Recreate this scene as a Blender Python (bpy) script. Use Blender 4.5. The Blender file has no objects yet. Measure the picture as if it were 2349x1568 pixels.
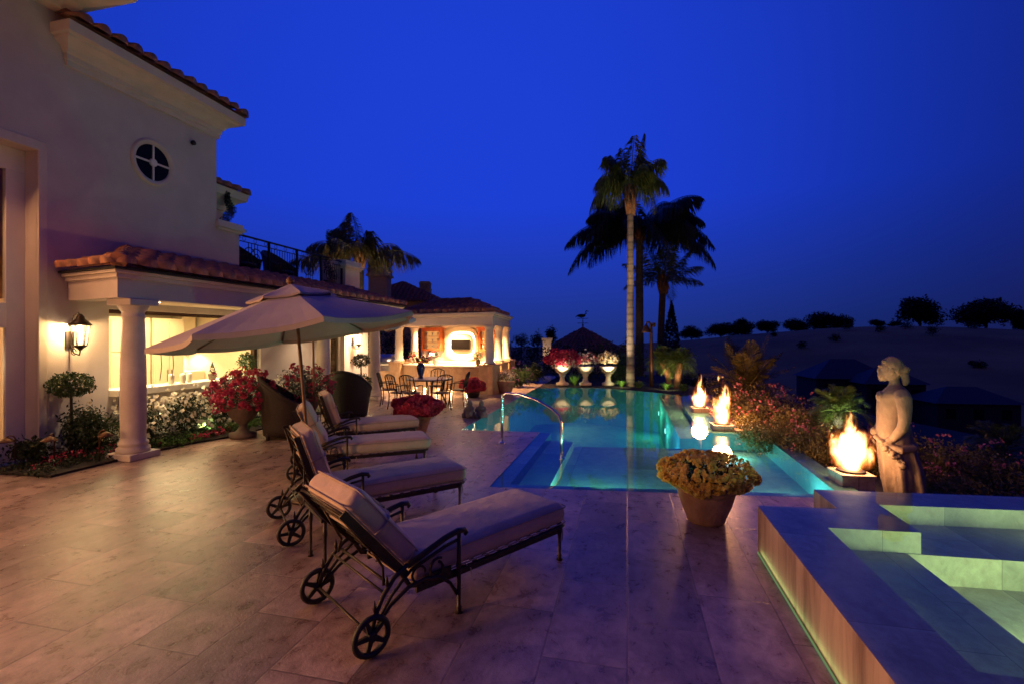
import bpy, math, random
import numpy as np
from mathutils import Vector, Matrix
random.seed(11); rng = np.random.default_rng(11)
R = math.radians
SC = bpy.context.scene
COL = SC.collection

# ------------------------------------------------------------------ camera survey (photo measured at 2349 px width)
FPX, CPX, CPY, CAMH = 1109.0, 1174.5, 774.0, 1.9
TH = math.atan(265.5 / FPX); SN, CS = math.sin(TH), math.cos(TH)
def ray(px, py):
    a = (px - CPX) / FPX
    return (-SN + a * CS, CS + a * SN, -(py - CPY) / FPX)
def G(px, py, z=0.0):                      # survey: where a sight line meets the level z
    d = ray(px, py); t = (z - CAMH) / d[2]
    return Vector((d[0] * t, d[1] * t, z))
def AT(px, D, z=0.0):                      # survey: bearing px at distance D, height z
    a = (px - CPX) / FPX; N = a * D
    return Vector((N * CS - D * SN, D * CS + N * SN, z))
def ZT(py, D): return CAMH + (CPY - py) * D / FPX

# ------------------------------------------------------------------ mesh builder
class MB:
    def __init__(s): s.v = []; s.f = []; s.mi = []; s.sm = []; s.heat = None; s.M = Matrix.Identity(4)
    def add(s, vs, fs, mi=0, smooth=False):
        b = len(s.v)
        s.v += [tuple(s.M @ Vector(p)) for p in vs]
        for f in fs:
            s.f.append(tuple(b + i for i in f)); s.mi.append(mi); s.sm.append(smooth)
    def bulk(s, V, Fq, mi=0):
        b = len(s.v); s.v += [tuple(p) for p in V.tolist()]
        F = (Fq + b).tolist(); s.f += [tuple(f) for f in F]
        s.mi += [mi] * len(F); s.sm += [False] * len(F)
    def box(s, x0, y0, z0, x1, y1, z1, mi=0):
        s.add([(x0,y0,z0),(x1,y0,z0),(x1,y1,z0),(x0,y1,z0),(x0,y0,z1),(x1,y0,z1),(x1,y1,z1),(x0,y1,z1)],
              [(3,2,1,0),(4,5,6,7),(0,1,5,4),(1,2,6,5),(2,3,7,6),(3,0,4,7)], mi)
    def prism(s, poly, z0, z1, mi=0):
        n = len(poly); z0s = z0 if isinstance(z0, (list, tuple)) else [z0] * n
        z1s = z1 if isinstance(z1, (list, tuple)) else [z1] * n
        vs = [(p[0], p[1], z) for p, z in zip(poly, z0s)] + [(p[0], p[1], z) for p, z in zip(poly, z1s)]
        fs = [tuple(range(n - 1, -1, -1)), tuple(range(n, 2 * n))]
        fs += [(i, (i + 1) % n, n + (i + 1) % n, n + i) for i in range(n)]
        s.add(vs, fs, mi)
    def poly(s, pts, mi=0): s.add(pts, [tuple(range(len(pts)))], mi)
    def tube(s, pts, r, n=8, closed=False, mi=0, flat=1.0):
        pts = [Vector(p) for p in pts]; N = len(pts)
        rs = r if isinstance(r, (list, tuple)) else [r] * N
        up = None; vs = []
        for i, p in enumerate(pts):
            if closed: t = pts[(i + 1) % N] - pts[i - 1]
            else: t = pts[min(i + 1, N - 1)] - pts[max(i - 1, 0)]
            if t.length < 1e-9: t = Vector((0, 0, 1))
            t.normalize()
            if up is None:
                up = Vector((0, 0, 1)) if abs(t.z) < .9 else Vector((1, 0, 0))
            u = t.cross(up)
            if u.length < 1e-4: u = t.cross(Vector((0.3, 1, 0.2)))
            u.normalize(); w = u.cross(t); up = w
            for k in range(n):
                a = 2 * math.pi * k / n
                vs.append(p + u * (math.cos(a) * rs[i] * flat) + w * (math.sin(a) * rs[i]))
        fs = []
        for i in range(N if closed else N - 1):
            j = (i + 1) % N
            for k in range(n):
                fs.append((i*n+k, i*n+(k+1)%n, j*n+(k+1)%n, j*n+k))
        s.add(vs, fs, mi, True)
        if not closed:
            b = len(s.v) - N * n
            s.f.append(tuple(b + k for k in range(n - 1, -1, -1))); s.mi.append(mi); s.sm.append(False)
            s.f.append(tuple(b + (N-1)*n + k for k in range(n))); s.mi.append(mi); s.sm.append(False)
    def lathe(s, prof, n=24, c=(0, 0, 0), mi=0, sx=1, sy=1, smooth=True):
        vs = []; m = len(prof)
        for (r, z) in prof:
            for k in range(n):
                a = 2 * math.pi * k / n
                vs.append((c[0] + sx * r * math.cos(a), c[1] + sy * r * math.sin(a), c[2] + z))
        fs = [(i*n+k, i*n+(k+1)%n, (i+1)*n+(k+1)%n, (i+1)*n+k) for i in range(m-1) for k in range(n)]
        s.add(vs, fs, mi, smooth)
        b = len(s.v) - m * n
        s.f.append(tuple(b + k for k in range(n-1, -1, -1))); s.mi.append(mi); s.sm.append(False)
        s.f.append(tuple(b + (m-1)*n + k for k in range(n))); s.mi.append(mi); s.sm.append(False)
    def ball(s, c, r, nu=16, nv=10, mi=0, fn=None):
        rx, ry, rz = r if isinstance(r, (tuple, list)) else (r, r, r)
        vs = []
        for j in range(nv + 1):
            ph = math.pi * (j / nv) ; ph = min(max(ph, .02), math.pi - .02)
            for i in range(nu):
                a = 2 * math.pi * i / nu
                d = (math.sin(ph) * math.cos(a), math.sin(ph) * math.sin(a), -math.cos(ph))
                k = fn(d) if fn else 1
                vs.append((c[0] + rx*k*d[0], c[1] + ry*k*d[1], c[2] + rz*k*d[2]))
        s.loft_raw(vs, nv + 1, nu, mi)
    def loft_raw(s, vs, m, n, mi=0, smooth=True):
        fs = [(i*n+k, i*n+(k+1)%n, (i+1)*n+(k+1)%n, (i+1)*n+k) for i in range(m-1) for k in range(n)]
        s.add(vs, fs, mi, smooth)
        b = len(s.v) - m * n
        s.f.append(tuple(b + k for k in range(n-1, -1, -1))); s.mi.append(mi); s.sm.append(False)
        s.f.append(tuple(b + (m-1)*n + k for k in range(n))); s.mi.append(mi); s.sm.append(False)
    def loft(s, rings, mi=0, smooth=True):
        s.loft_raw([p for r in rings for p in r], len(rings), len(rings[0]), mi, smooth)
    def build(s, name, mats, parent=None, bevel=0, seg=2):
        me = bpy.data.meshes.new(name); me.from_pydata(s.v, [], s.f)
        if not isinstance(mats, (list, tuple)): mats = [mats]
        for m in mats: me.materials.append(m)
        me.polygons.foreach_set('material_index', s.mi); me.polygons.foreach_set('use_smooth', s.sm)
        me.update()
        o = bpy.data.objects.new(name, me); COL.objects.link(o)
        if parent is not None: o.parent = parent
        if bevel:
            b = o.modifiers.new('bevel', 'BEVEL'); b.width = bevel; b.segments = seg; b.limit_method = 'ANGLE'; b.angle_limit = R(40)
        return o

def tag(o, label, cat, group=None, kind=None):
    if label: o['label'] = label
    if cat: o['category'] = cat
    if group: o['group'] = group
    if kind: o['kind'] = kind
    return o
def thing(name, label, cat, loc=(0,0,0), rz=0, group=None):
    o = bpy.data.objects.new(name, None); COL.objects.link(o); o.empty_display_size = .2
    o.location = loc; o.rotation_euler = (0, 0, rz)
    return tag(o, label, cat, group)
def struct(o): o['kind'] = 'structure'; return o
def dup(root, loc, rz=0, label=None, group=None, scale=None):
    kids = {}
    for c in root.children_recursive: kids.setdefault(c.parent.name, []).append(c)
    def cp(o, par):
        n = o.copy(); COL.objects.link(n)
        if par is not None: n.parent = par
        for ch in kids.get(o.name, []): cp(ch, n)
        return n
    r = cp(root, None); r.location = loc; r.rotation_euler = (0, 0, rz)
    if scale: r.scale = (scale,) * 3
    if label: r['label'] = label
    if group: r['group'] = group
    return r

# ------------------------------------------------------------------ materials
def nt(name):
    m = bpy.data.materials.new(name); m.use_nodes = True
    t = m.node_tree; return m, t, t.nodes['Principled BSDF'], t.nodes['Material Output']
def N(t, typ, **kw):
    n = t.nodes.new(typ)
    for k, v in kw.items():
        if k in n.inputs.keys(): n.inputs[k].default_value = v
        else: setattr(n, k, v)
    return n
def simple(name, c, rough=.6, metal=0, var=.25, scale=6, bump=0, bscale=40, spec=.5, c2=None, sheen=0, sub=0, detail=4):
    m, t, b, o = nt(name)
    tc = N(t, 'ShaderNodeTexCoord'); no = N(t, 'ShaderNodeTexNoise', Scale=scale, Detail=detail, Roughness=.6)
    t.links.new(tc.outputs['Object'], no.inputs['Vector'])
    cr = N(t, 'ShaderNodeValToRGB')
    d = c2 if c2 else tuple(x * (1 - var) for x in c)
    hi = tuple(min(1, x * (1 + var * .6)) for x in c) if not c2 else c
    cr.color_ramp.elements[0].position = .3; cr.color_ramp.elements[1].position = .7
    cr.color_ramp.elements[0].color = (*d, 1); cr.color_ramp.elements[1].color = (*hi, 1)
    t.links.new(no.outputs['Fac'], cr.inputs['Fac']); t.links.new(cr.outputs['Color'], b.inputs['Base Color'])
    b.inputs['Roughness'].default_value = rough; b.inputs['Metallic'].default_value = metal
    b.inputs['Specular IOR Level'].default_value = spec
    if sheen: b.inputs['Sheen Weight'].default_value = sheen
    if bump:
        n2 = N(t, 'ShaderNodeTexNoise', Scale=bscale, Detail=5)
        t.links.new(tc.outputs['Object'], n2.inputs['Vector'])
        bp = N(t, 'ShaderNodeBump', Strength=bump, Distance=.02)
        t.links.new(n2.outputs['Fac'], bp.inputs['Height']); t.links.new(bp.outputs['Normal'], b.inputs['Normal'])
    return m
def leafmat(name, c1, c2, rough=.45, trans=.15):
    m, t, b, o = nt(name)
    tc = N(t, 'ShaderNodeTexCoord'); no = N(t, 'ShaderNodeTexNoise', Scale=9, Detail=3)
    t.links.new(tc.outputs['Object'], no.inputs['Vector'])
    cr = N(t, 'ShaderNodeValToRGB'); cr.color_ramp.elements[0].position = .32; cr.color_ramp.elements[1].position = .68
    cr.color_ramp.elements[0].color = (*c1, 1); cr.color_ramp.elements[1].color = (*c2, 1)
    t.links.new(no.outputs['Fac'], cr.inputs['Fac']); t.links.new(cr.outputs['Color'], b.inputs['Base Color'])
    b.inputs['Roughness'].default_value = rough; b.inputs['Specular IOR Level'].default_value = .35
    tr = N(t, 'ShaderNodeBsdfTranslucent'); t.links.new(cr.outputs['Color'], tr.inputs['Color'])
    mx = N(t, 'ShaderNodeMixShader'); mx.inputs[0].default_value = trans
    t.links.new(b.outputs[0], mx.inputs[1]); t.links.new(tr.outputs[0], mx.inputs[2]); t.links.new(mx.outputs[0], o.inputs['Surface'])
    return m
def emis(name, c, s):
    m, t, b, o = nt(name); t.nodes.remove(b)
    e = N(t, 'ShaderNodeEmission'); e.inputs['Color'].default_value = (*c, 1); e.inputs['Strength'].default_value = s
    t.links.new(e.outputs[0], o.inputs['Surface']); return m
def stone(name, c1, c2, vein, bw=.95, bh=.5, tiles=True, rough=.34, rot=90, mortar=.007, bump=.25, axis='XY'):
    m, t, b, o = nt(name)
    tc = N(t, 'ShaderNodeTexCoord'); mp = N(t, 'ShaderNodeMapping'); mp.inputs['Rotation'].default_value = (0, 0, R(rot))
    if axis == 'YZ': mp.inputs['Rotation'].default_value = (R(90), 0, R(90))
    t.links.new(tc.outputs['Object'], mp.inputs['Vector'])
    n1 = N(t, 'ShaderNodeTexNoise', Scale=1.7, Detail=8, Roughness=.66, Distortion=.5)
    n2 = N(t, 'ShaderNodeTexNoise', Scale=7, Detail=9, Roughness=.72, Distortion=.35)
    n3 = N(t, 'ShaderNodeTexNoise', Scale=60, Detail=4, Roughness=.7)
    st = N(t, 'ShaderNodeMapping'); st.inputs['Scale'].default_value = (.9, 1.15, 1)
    t.links.new(mp.outputs[0], st.inputs['Vector'])
    vec = st.outputs[0]
    if tiles:
        b0 = N(t, 'ShaderNodeTexBrick', offset=.5, offset_frequency=2)
        b0.inputs['Scale'].default_value = 1; b0.inputs['Brick Width'].default_value = bw; b0.inputs['Row Height'].default_value = bh; b0.inputs['Mortar Size'].default_value = 0; b0.inputs['Bias'].default_value = 0
        b0.inputs['Color1'].default_value = (0, 0, 0, 1); b0.inputs['Color2'].default_value = (60, 35, 90, 1); t.links.new(mp.outputs[0], b0.inputs['Vector'])
        va = N(t, 'ShaderNodeVectorMath', operation='ADD'); t.links.new(st.outputs[0], va.inputs[0]); t.links.new(b0.outputs['Color'], va.inputs[1]); vec = va.outputs[0]
    for n in (n1, n2): t.links.new(vec, n.inputs['Vector'])
    t.links.new(mp.outputs[0], n3.inputs['Vector'])
    cr = N(t, 'ShaderNodeValToRGB'); cr.color_ramp.elements[0].position = .33; cr.color_ramp.elements[1].position = .66
    cr.color_ramp.elements[0].color = (*c2, 1); cr.color_ramp.elements[1].color = (*c1, 1)
    t.links.new(n1.outputs['Fac'], cr.inputs['Fac'])
    vr = N(t, 'ShaderNodeValToRGB'); vr.color_ramp.elements[0].position = .38; vr.color_ramp.elements[1].position = .6
    vr.color_ramp.elements[0].color = (*vein, 1); vr.color_ramp.elements[1].color = (1, 1, 1, 1)
    t.links.new(n2.outputs['Fac'], vr.inputs['Fac'])
    mu = N(t, 'ShaderNodeMix', data_type='RGBA', blend_type='MULTIPLY'); mu.inputs[0].default_value = .85
    t.links.new(cr.outputs[0], mu.inputs[6]); t.links.new(vr.outputs[0], mu.inputs[7])
    last = mu.outputs[2]; hb = None
    rr = N(t, 'ShaderNodeMapRange'); rr.inputs['To Min'].default_value = rough * .75; rr.inputs['To Max'].default_value = rough * 1.5
    t.links.new(n2.outputs['Fac'], rr.inputs['Value']); t.links.new(rr.outputs[0], b.inputs['Roughness'])
    ad = N(t, 'ShaderNodeMath', operation='ADD'); t.links.new(n2.outputs['Fac'], ad.inputs[0]); t.links.new(n3.outputs['Fac'], ad.inputs[1])
    hgt = ad.outputs[0]
    if tiles:
        br = N(t, 'ShaderNodeTexBrick', offset=.5, offset_frequency=2)
        br.inputs['Scale'].default_value = 1; br.inputs['Brick Width'].default_value = bw; br.inputs['Row Height'].default_value = bh
        br.inputs['Mortar Size'].default_value = mortar; br.inputs['Mortar Smooth'].default_value = .3; br.inputs['Bias'].default_value = -.1
        br.inputs['Color1'].default_value = (1.15, 1.08, 1.0, 1); br.inputs['Color2'].default_value = (.58, .53, .53, 1); br.inputs['Mortar'].default_value = (.52, .48, .46, 1)
        t.links.new(mp.outputs[0], br.inputs['Vector'])
        m2 = N(t, 'ShaderNodeMix', data_type='RGBA', blend_type='MULTIPLY'); m2.inputs[0].default_value = .92
        t.links.new(last, m2.inputs[6]); t.links.new(br.outputs['Color'], m2.inputs[7]); last = m2.outputs[2]
        sb = N(t, 'ShaderNodeMath', operation='MULTIPLY_ADD'); sb.inputs[1].default_value = -1.6
        t.links.new(br.outputs['Fac'], sb.inputs[0]); t.links.new(hgt, sb.inputs[2]); hgt = sb.outputs[0]
    t.links.new(last, b.inputs['Base Color'])
    bp = N(t, 'ShaderNodeBump', Strength=bump, Distance=.006)
    t.links.new(hgt, bp.inputs['Height']); t.links.new(bp.outputs['Normal'], b.inputs['Normal'])
    b.inputs['Specular IOR Level'].default_value = .7
    return m
def watermat(name, tint, wave=.02, ior=1.33, wscale=2.0):
    m, t, b, o = nt(name); t.nodes.remove(b)
    tr = N(t, 'ShaderNodeBsdfTransparent'); tr.inputs['Color'].default_value = (*tint, 1)
    gl = N(t, 'ShaderNodeBsdfGlossy'); gl.inputs['Roughness'].default_value = .015
    fr = N(t, 'ShaderNodeFresnel'); ge = N(t, 'ShaderNodeNewGeometry'); mi_ = N(t, 'ShaderNodeMapRange'); mi_.inputs['To Min'].default_value = ior; mi_.inputs['To Max'].default_value = 1 / ior
    t.links.new(ge.outputs['Backfacing'], mi_.inputs['Value']); t.links.new(mi_.outputs[0], fr.inputs['IOR'])
    tc = N(t, 'ShaderNodeTexCoord'); no = N(t, 'ShaderNodeTexNoise', Scale=wscale, Detail=2)
    t.links.new(tc.outputs['Object'], no.inputs['Vector'])
    bp = N(t, 'ShaderNodeBump', Strength=wave, Distance=.1); t.links.new(no.outputs['Fac'], bp.inputs['Height'])
    t.links.new(bp.outputs['Normal'], gl.inputs['Normal']); t.links.new(bp.outputs['Normal'], fr.inputs['Normal'])
    mx = N(t, 'ShaderNodeMixShader'); t.links.new(fr.outputs[0], mx.inputs[0]); t.links.new(tr.outputs[0], mx.inputs[1]); t.links.new(gl.outputs[0], mx.inputs[2])
    t.links.new(mx.outputs[0], o.inputs['Surface']); return m
def flamemat(name, h, r, seed, wide):
    """glowing gas: an emissive volume, teardrop shaped, torn into tongues by noise"""
    m, t, b, o = nt(name); t.nodes.remove(b); L = t.links.new
    def mth(op, a, b_=None, c_=None):
        n = N(t, 'ShaderNodeMath', operation=op)
        for k, v in enumerate((a, b_, c_)):
            if v is None: continue
            if isinstance(v, (int, float)): n.inputs[k].default_value = v
            else: L(v, n.inputs[k])
        return n.outputs[0]
    tc = N(t, 'ShaderNodeTexCoord'); sp = N(t, 'ShaderNodeSeparateXYZ'); L(tc.outputs['Object'], sp.inputs[0])
    mp = N(t, 'ShaderNodeMapping'); mp.inputs['Location'].default_value = (seed * 3.7, seed * 1.3, seed * 2.1); mp.inputs['Scale'].default_value = (8.5, 8.5, 3.3)
    L(tc.outputs['Object'], mp.inputs['Vector'])
    n1 = N(t, 'ShaderNodeTexNoise', Scale=1.0, Detail=3.5, Roughness=.62, Distortion=.7); L(mp.outputs[0], n1.inputs['Vector'])
    m2 = N(t, 'ShaderNodeMapping'); m2.inputs['Location'].default_value = (seed, 5, seed * 2); m2.inputs['Scale'].default_value = (3, 3, 2.2)
    L(tc.outputs['Object'], m2.inputs['Vector']); n2 = N(t, 'ShaderNodeTexNoise', Scale=1.0, Detail=1); L(m2.outputs[0], n2.inputs['Vector'])
    z = mth('DIVIDE', sp.outputs['Z'], h)
    sway = mth('MULTIPLY', mth('SUBTRACT', n2.outputs['Fac'], .5), mth('MULTIPLY', z, .42 * h))
    x = mth('ADD', sp.outputs['X'], sway); y = mth('ADD', sp.outputs['Y'], mth('MULTIPLY', sway, .6))
    rad = mth('SQRT', mth('ADD', mth('MULTIPLY', x, x), mth('MULTIPLY', y, y)))
    pr = N(t, 'ShaderNodeFloatCurve'); c = pr.mapping.curves[0]
    P = [(0,.62),(.12,.92),(.3,1.0),(.55,.72),(.8,.30),(1,.02)] if wide < 1 else [(0,.55),(.15,.85),(.38,1.0),(.6,.82),(.82,.42),(1,.02)]
    c.points[0].location = P[0]; c.points[1].location = P[-1]
    for q in P[1:-1]: c.points.new(*q)
    pr.mapping.update(); L(z, pr.inputs['Value'])
    R_ = mth('MULTIPLY', pr.outputs[0], r)
    nz = mth('MULTIPLY', mth('SUBTRACT', n1.outputs['Fac'], .5), mth('MULTIPLY_ADD', z, 3.5 * r, .65 * r))
    d = mth('DIVIDE', mth('ADD', mth('SUBTRACT', R_, rad), nz), r)           # >0 inside
    st = N(t, 'ShaderNodeValToRGB'); e = st.color_ramp.elements
    e[0].position = 0; e[0].color = (0, 0, 0, 1); e[1].position = .5; e[1].color = (1, 1, 1, 1)
    for p_, v in ((.06, .010), (.18, .05), (.32, .26)): q = e.new(p_); q.color = (v, v, v, 1)
    cr = N(t, 'ShaderNodeValToRGB'); e = cr.color_ramp.elements
    e[0].position = 0; e[0].color = (1, .13, .012, 1); e[1].position = .55; e[1].color = (1, .60, .24, 1); q = e.new(.24); q.color = (1, .27, .04, 1)
    L(d, st.inputs['Fac']); L(d, cr.inputs['Fac'])
    em = N(t, 'ShaderNodeEmission'); L(cr.outputs[0], em.inputs['Color']); L(mth('MULTIPLY', st.outputs[0], 58.0), em.inputs['Strength'])
    L(em.outputs[0], o.inputs['Volume']); return m
def glassmat(name, tint=(1, 1, 1)):
    m, t, b, o = nt(name); t.nodes.remove(b)
    tr = N(t, 'ShaderNodeBsdfTransparent'); tr.inputs['Color'].default_value = (*tint, 1)
    gl = N(t, 'ShaderNodeBsdfGlossy'); gl.inputs['Roughness'].default_value = .02
    fr = N(t, 'ShaderNodeFresnel'); fr.inputs['IOR'].default_value = 1.45
    mx = N(t, 'ShaderNodeMixShader'); t.links.new(fr.outputs[0], mx.inputs[0]); t.links.new(tr.outputs[0], mx.inputs[1]); t.links.new(gl.outputs[0], mx.inputs[2])
    t.links.new(mx.outputs[0], o.inputs['Surface']); return m

M = dict(
 stucco=simple('stucco', (.60, .53, .49), .85, var=.10, scale=1.6, bump=.25, bscale=70),
 trim=simple('cast_stone_trim', (.66, .58, .49), .75, var=.08, scale=3, bump=.1, bscale=50),
 cream=simple('cream_paint', (.72, .62, .46), .5, var=.06, scale=3),
 white=simple('white_paint', (.78, .73, .66), .45, var=.05, scale=3),
 column=simple('column_stone', (.62, .54, .47), .6, var=.16, scale=3, bump=.1, bscale=30),
 tile=simple('terracotta_roof_tile', (.52, .21, .11), .75, var=.5, scale=4.5, bump=.2, bscale=40, c2=(.19, .09, .065)),
 deck=stone('travertine_paving', (.62, .475, .40), (.31, .225, .195), (.46, .39, .37), rough=.26, bump=.42),
 coping=stone('travertine_coping', (.52, .44, .38), (.36, .29, .25), (.6, .52, .48), bw=1.2, bh=2.0, mortar=.004),
 poolstone=stone('pool_floor_stone', (.50, .56, .50), (.36, .44, .40), (.7, .72, .7), bw=.9, bh=.9, rough=.6),
 poolwall=stone('pool_wall_plaster', (.30, .52, .50), (.20, .42, .42), (.7, .8, .8), tiles=False, rough=.6),
 spawall=stone('vein_cut_travertine', (.62, .48, .36), (.40, .28, .2), (.5, .4, .34), bw=1.3, bh=3.0, axis='YZ', mortar=.004),
 spastone=stone('spa_stone', (.55, .50, .42), (.40, .37, .32), (.65, .6, .56), bw=1.1, bh=.8, rough=.45, mortar=.004),
 ledge=stone('ledge_stone', (.58, .46, .38), (.42, .32, .26), (.6, .5, .45), bw=.8, bh=.8),
 iron=simple('bronze_iron', (.045, .032, .026), .42, metal=.55, var=.35, scale=8, bump=.08, bscale=60),
 black=simple('black_rubber', (.012, .011, .011), .55, var=.2),
 ironblack=simple('wrought_iron', (.012, .012, .014), .6, metal=.3, var=.2),
 fabric=simple('sand_canvas', (.60, .44, .33), .9, var=.14, scale=5, bump=.6, bscale=11, sheen=.25),
 piping=simple('canvas_piping', (.42, .32, .25), .85, var=.1),
 canopy=simple('canopy_canvas', (.44, .36, .32), .9, var=.1, scale=2.5, bump=.25, bscale=5, sheen=.2),
 wood=simple('umbrella_pole_wood', (.16, .065, .03), .4, var=.3, scale=9),
 wicker=simple('brown_wicker', (.024, .010, .006), .55, var=.5, scale=40, bump=.9, bscale=90),
 terracotta=simple('weathered_terracotta', (.46, .27, .17), .85, var=.3, scale=5, bump=.4, bscale=25, c2=(.26, .125, .07)),
 greystone=simple('grey_urn_stone', (.17, .125, .095), .85, var=.35, scale=6, bump=.5, bscale=25),
 urn=simple('cast_urn', (.62, .55, .42), .75, var=.2, scale=7, bump=.3, bscale=30),
 statue=simple('statue_stone', (.23, .18, .145), .85, var=.28, scale=6, bump=.45, bscale=30),
 soil=simple('planting_soil', (.022, .016, .011), .95, var=.5, scale=12, bump=.8, bscale=20),
 chrome=simple('stainless_steel', (.75, .75, .76), .12, metal=1, var=.03),
 steel=simple('brushed_steel', (.45, .46, .48), .28, metal=1, var=.1),
 copper=simple('aged_copper', (.10, .045, .022), .5, metal=.6, var=.3),
 bluevase=simple('blue_glaze', (.015, .03, .14), .2, var=.3, scale=6),
 redwood=simple('red_wood_cabinet', (.42, .115, .04), .4, var=.25, scale=6),
 darkwood=simple('dark_curtain', (.06, .028, .015), .8, var=.3, scale=9),
 orange=simple('ochre_curtain', (.30, .10, .03), .85, var=.35, scale=3),
 counterstone=simple('pale_counter', (.8, .75, .62), .22, var=.08, scale=8),
 barfront=stone('bar_front_stone', (.56, .40, .25), (.42, .28, .17), (.7, .6, .5), bw=1.0, bh=.7, axis='YZ', mortar=.003),
 darkglass=simple('dark_window_glass', (.006, .008, .012), .3, var=.05, spec=.12),
 screen=simple('black_screen', (.006, .005, .005), .15, var=.05),
 neigh=simple('ochre_stucco', (.78, .54, .20), .85, var=.12, scale=1),
 bark=simple('palm_bark', (.34, .27, .2), .85, var=.35, scale=5, bump=.6, bscale=16),
 barkdark=simple('dark_bark', (.06, .045, .035), .9, var=.4, scale=5, bump=.7, bscale=12),
 fibre=simple('palm_fibre', (.22, .10, .045), .9, var=.5, scale=14, bump=.9, bscale=30),
 hill=simple('dry_grass_hill', (.36, .20, .055), .95, var=.45, scale=.035, detail=8),
 vroof=simple('valley_roof', (.045, .05, .06), .8, var=.2), vwall=simple('valley_wall', (.035, .03, .03), .85, var=.1),
 leaf=leafmat('shrub_leaf', (.018, .04, .012), (.055, .10, .025)),
 leafdark=leafmat('hedge_leaf', (.010, .02, .008), (.03, .05, .016)),
 leafbronze=leafmat('oleander_leaf', (.07, .075, .022), (.24, .18, .06)),
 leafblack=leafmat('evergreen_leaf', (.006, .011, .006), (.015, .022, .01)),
 leafgrey=leafmat('silver_leaf', (.05, .06, .045), (.11, .12, .085)),
 grass=leafmat('strappy_leaf', (.05, .13, .02), (.14, .28, .05)),
 frond=leafmat('palm_frond', (.035, .055, .014), (.09, .12, .03)),
 frondlit=leafmat('date_palm_frond', (.06, .10, .02), (.14, .20, .05)),
 fronddull=leafmat('dusky_frond', (.05, .045, .014), (.14, .11, .03)),
 red=leafmat('red_petal', (.36, .02, .045), (.78, .075, .13), trans=.25),
 magenta=leafmat('magenta_petal', (.34, .02, .07), (.70, .07, .16), trans=.25),
 pink=leafmat('pink_petal', (.45, .10, .14), (.65, .22, .26), trans=.25),
 whitep=leafmat('white_petal', (.62, .56, .42), (.85, .8, .68), trans=.25),
 cream_p=leafmat('cream_petal', (.55, .42, .24), (.78, .65, .42), trans=.25),
 yellow=leafmat('yellow_petal', (.74, .50, .07), (.96, .76, .22), trans=.45),
 purple=leafmat('purple_petal', (.08, .02, .10), (.2, .06, .22), trans=.2),
 
 water=watermat('pool_water', (.50, .90, .92)),
 spawater=watermat('spa_water', (.72, .90, .87)),
 glass=glassmat('clear_glass', (.97, .97, .95)),
 bulb=emis('warm_bulb', (1, .72, .38), 40), spot=emis('downlight_lens', (1, .78, .48), 14),
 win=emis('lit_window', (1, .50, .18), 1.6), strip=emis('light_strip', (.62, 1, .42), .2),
 cove=emis('cove_light', (1, .78, .42), 9.0), pathbulb=emis('path_bulb', (1, .7, .35), 2),
 underlens=emis('underwater_lens', (.55, 1, .85), 2.5), shelf=emis('cabinet_light', (1, .6, .25), 3.0),
)

def add_rings(m, scale, dark):
    t = m.node_tree; b = t.nodes['Principled BSDF']; src = b.inputs['Base Color'].links[0].from_socket
    tc = N(t, 'ShaderNodeTexCoord'); w = N(t, 'ShaderNodeTexWave', wave_type='BANDS', bands_direction='Z', Scale=scale, Distortion=1.6, Detail=2)
    t.links.new(tc.outputs['Object'], w.inputs['Vector']); r = N(t, 'ShaderNodeValToRGB')
    r.color_ramp.elements[0].position = .04; r.color_ramp.elements[0].color = (dark,) * 3 + (1,); r.color_ramp.elements[1].position = .3; r.color_ramp.elements[1].color = (1, 1, 1, 1)
    t.links.new(w.outputs['Fac'], r.inputs['Fac']); x = N(t, 'ShaderNodeMix', data_type='RGBA', blend_type='MULTIPLY'); x.inputs[0].default_value = 1
    t.links.new(src, x.inputs[6]); t.links.new(r.outputs[0], x.inputs[7]); t.links.new(x.outputs[2], b.inputs['Base Color'])
add_rings(M['bark'], 1.1, .62)
def veincut(name, c1, c2):
    m, t, b, o = nt(name); tc = N(t, 'ShaderNodeTexCoord'); last = None
    mp = N(t, 'ShaderNodeMapping'); mp.inputs['Scale'].default_value = (1, 4.5, .5); t.links.new(tc.outputs['Object'], mp.inputs['Vector'])
    n1 = N(t, 'ShaderNodeTexNoise', Scale=1.4, Detail=9, Roughness=.66, Distortion=.5); t.links.new(mp.outputs[0], n1.inputs['Vector'])
    n2 = N(t, 'ShaderNodeTexNoise', Scale=1.1, Detail=3); t.links.new(tc.outputs['Object'], n2.inputs['Vector'])
    a = N(t, 'ShaderNodeMath', operation='MULTIPLY_ADD'); a.inputs[1].default_value = .6; t.links.new(n2.outputs['Fac'], a.inputs[0]); t.links.new(n1.outputs['Fac'], a.inputs[2])
    cr = N(t, 'ShaderNodeValToRGB'); cr.color_ramp.elements[0].position = .62; cr.color_ramp.elements[1].position = .9
    cr.color_ramp.elements[0].color = (*c2, 1); cr.color_ramp.elements[1].color = (*c1, 1)
    t.links.new(a.outputs[0], cr.inputs['Fac']); t.links.new(cr.outputs[0], b.inputs['Base Color']); b.inputs['Roughness'].default_value = .5
    bp = N(t, 'ShaderNodeBump', Strength=.3, Distance=.008); t.links.new(n1.outputs['Fac'], bp.inputs['Height']); t.links.new(bp.outputs['Normal'], b.inputs['Normal'])
    return m
M['spawall'] = veincut('vein_cut_travertine', (.50, .35, .26), (.20, .115, .08))
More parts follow.
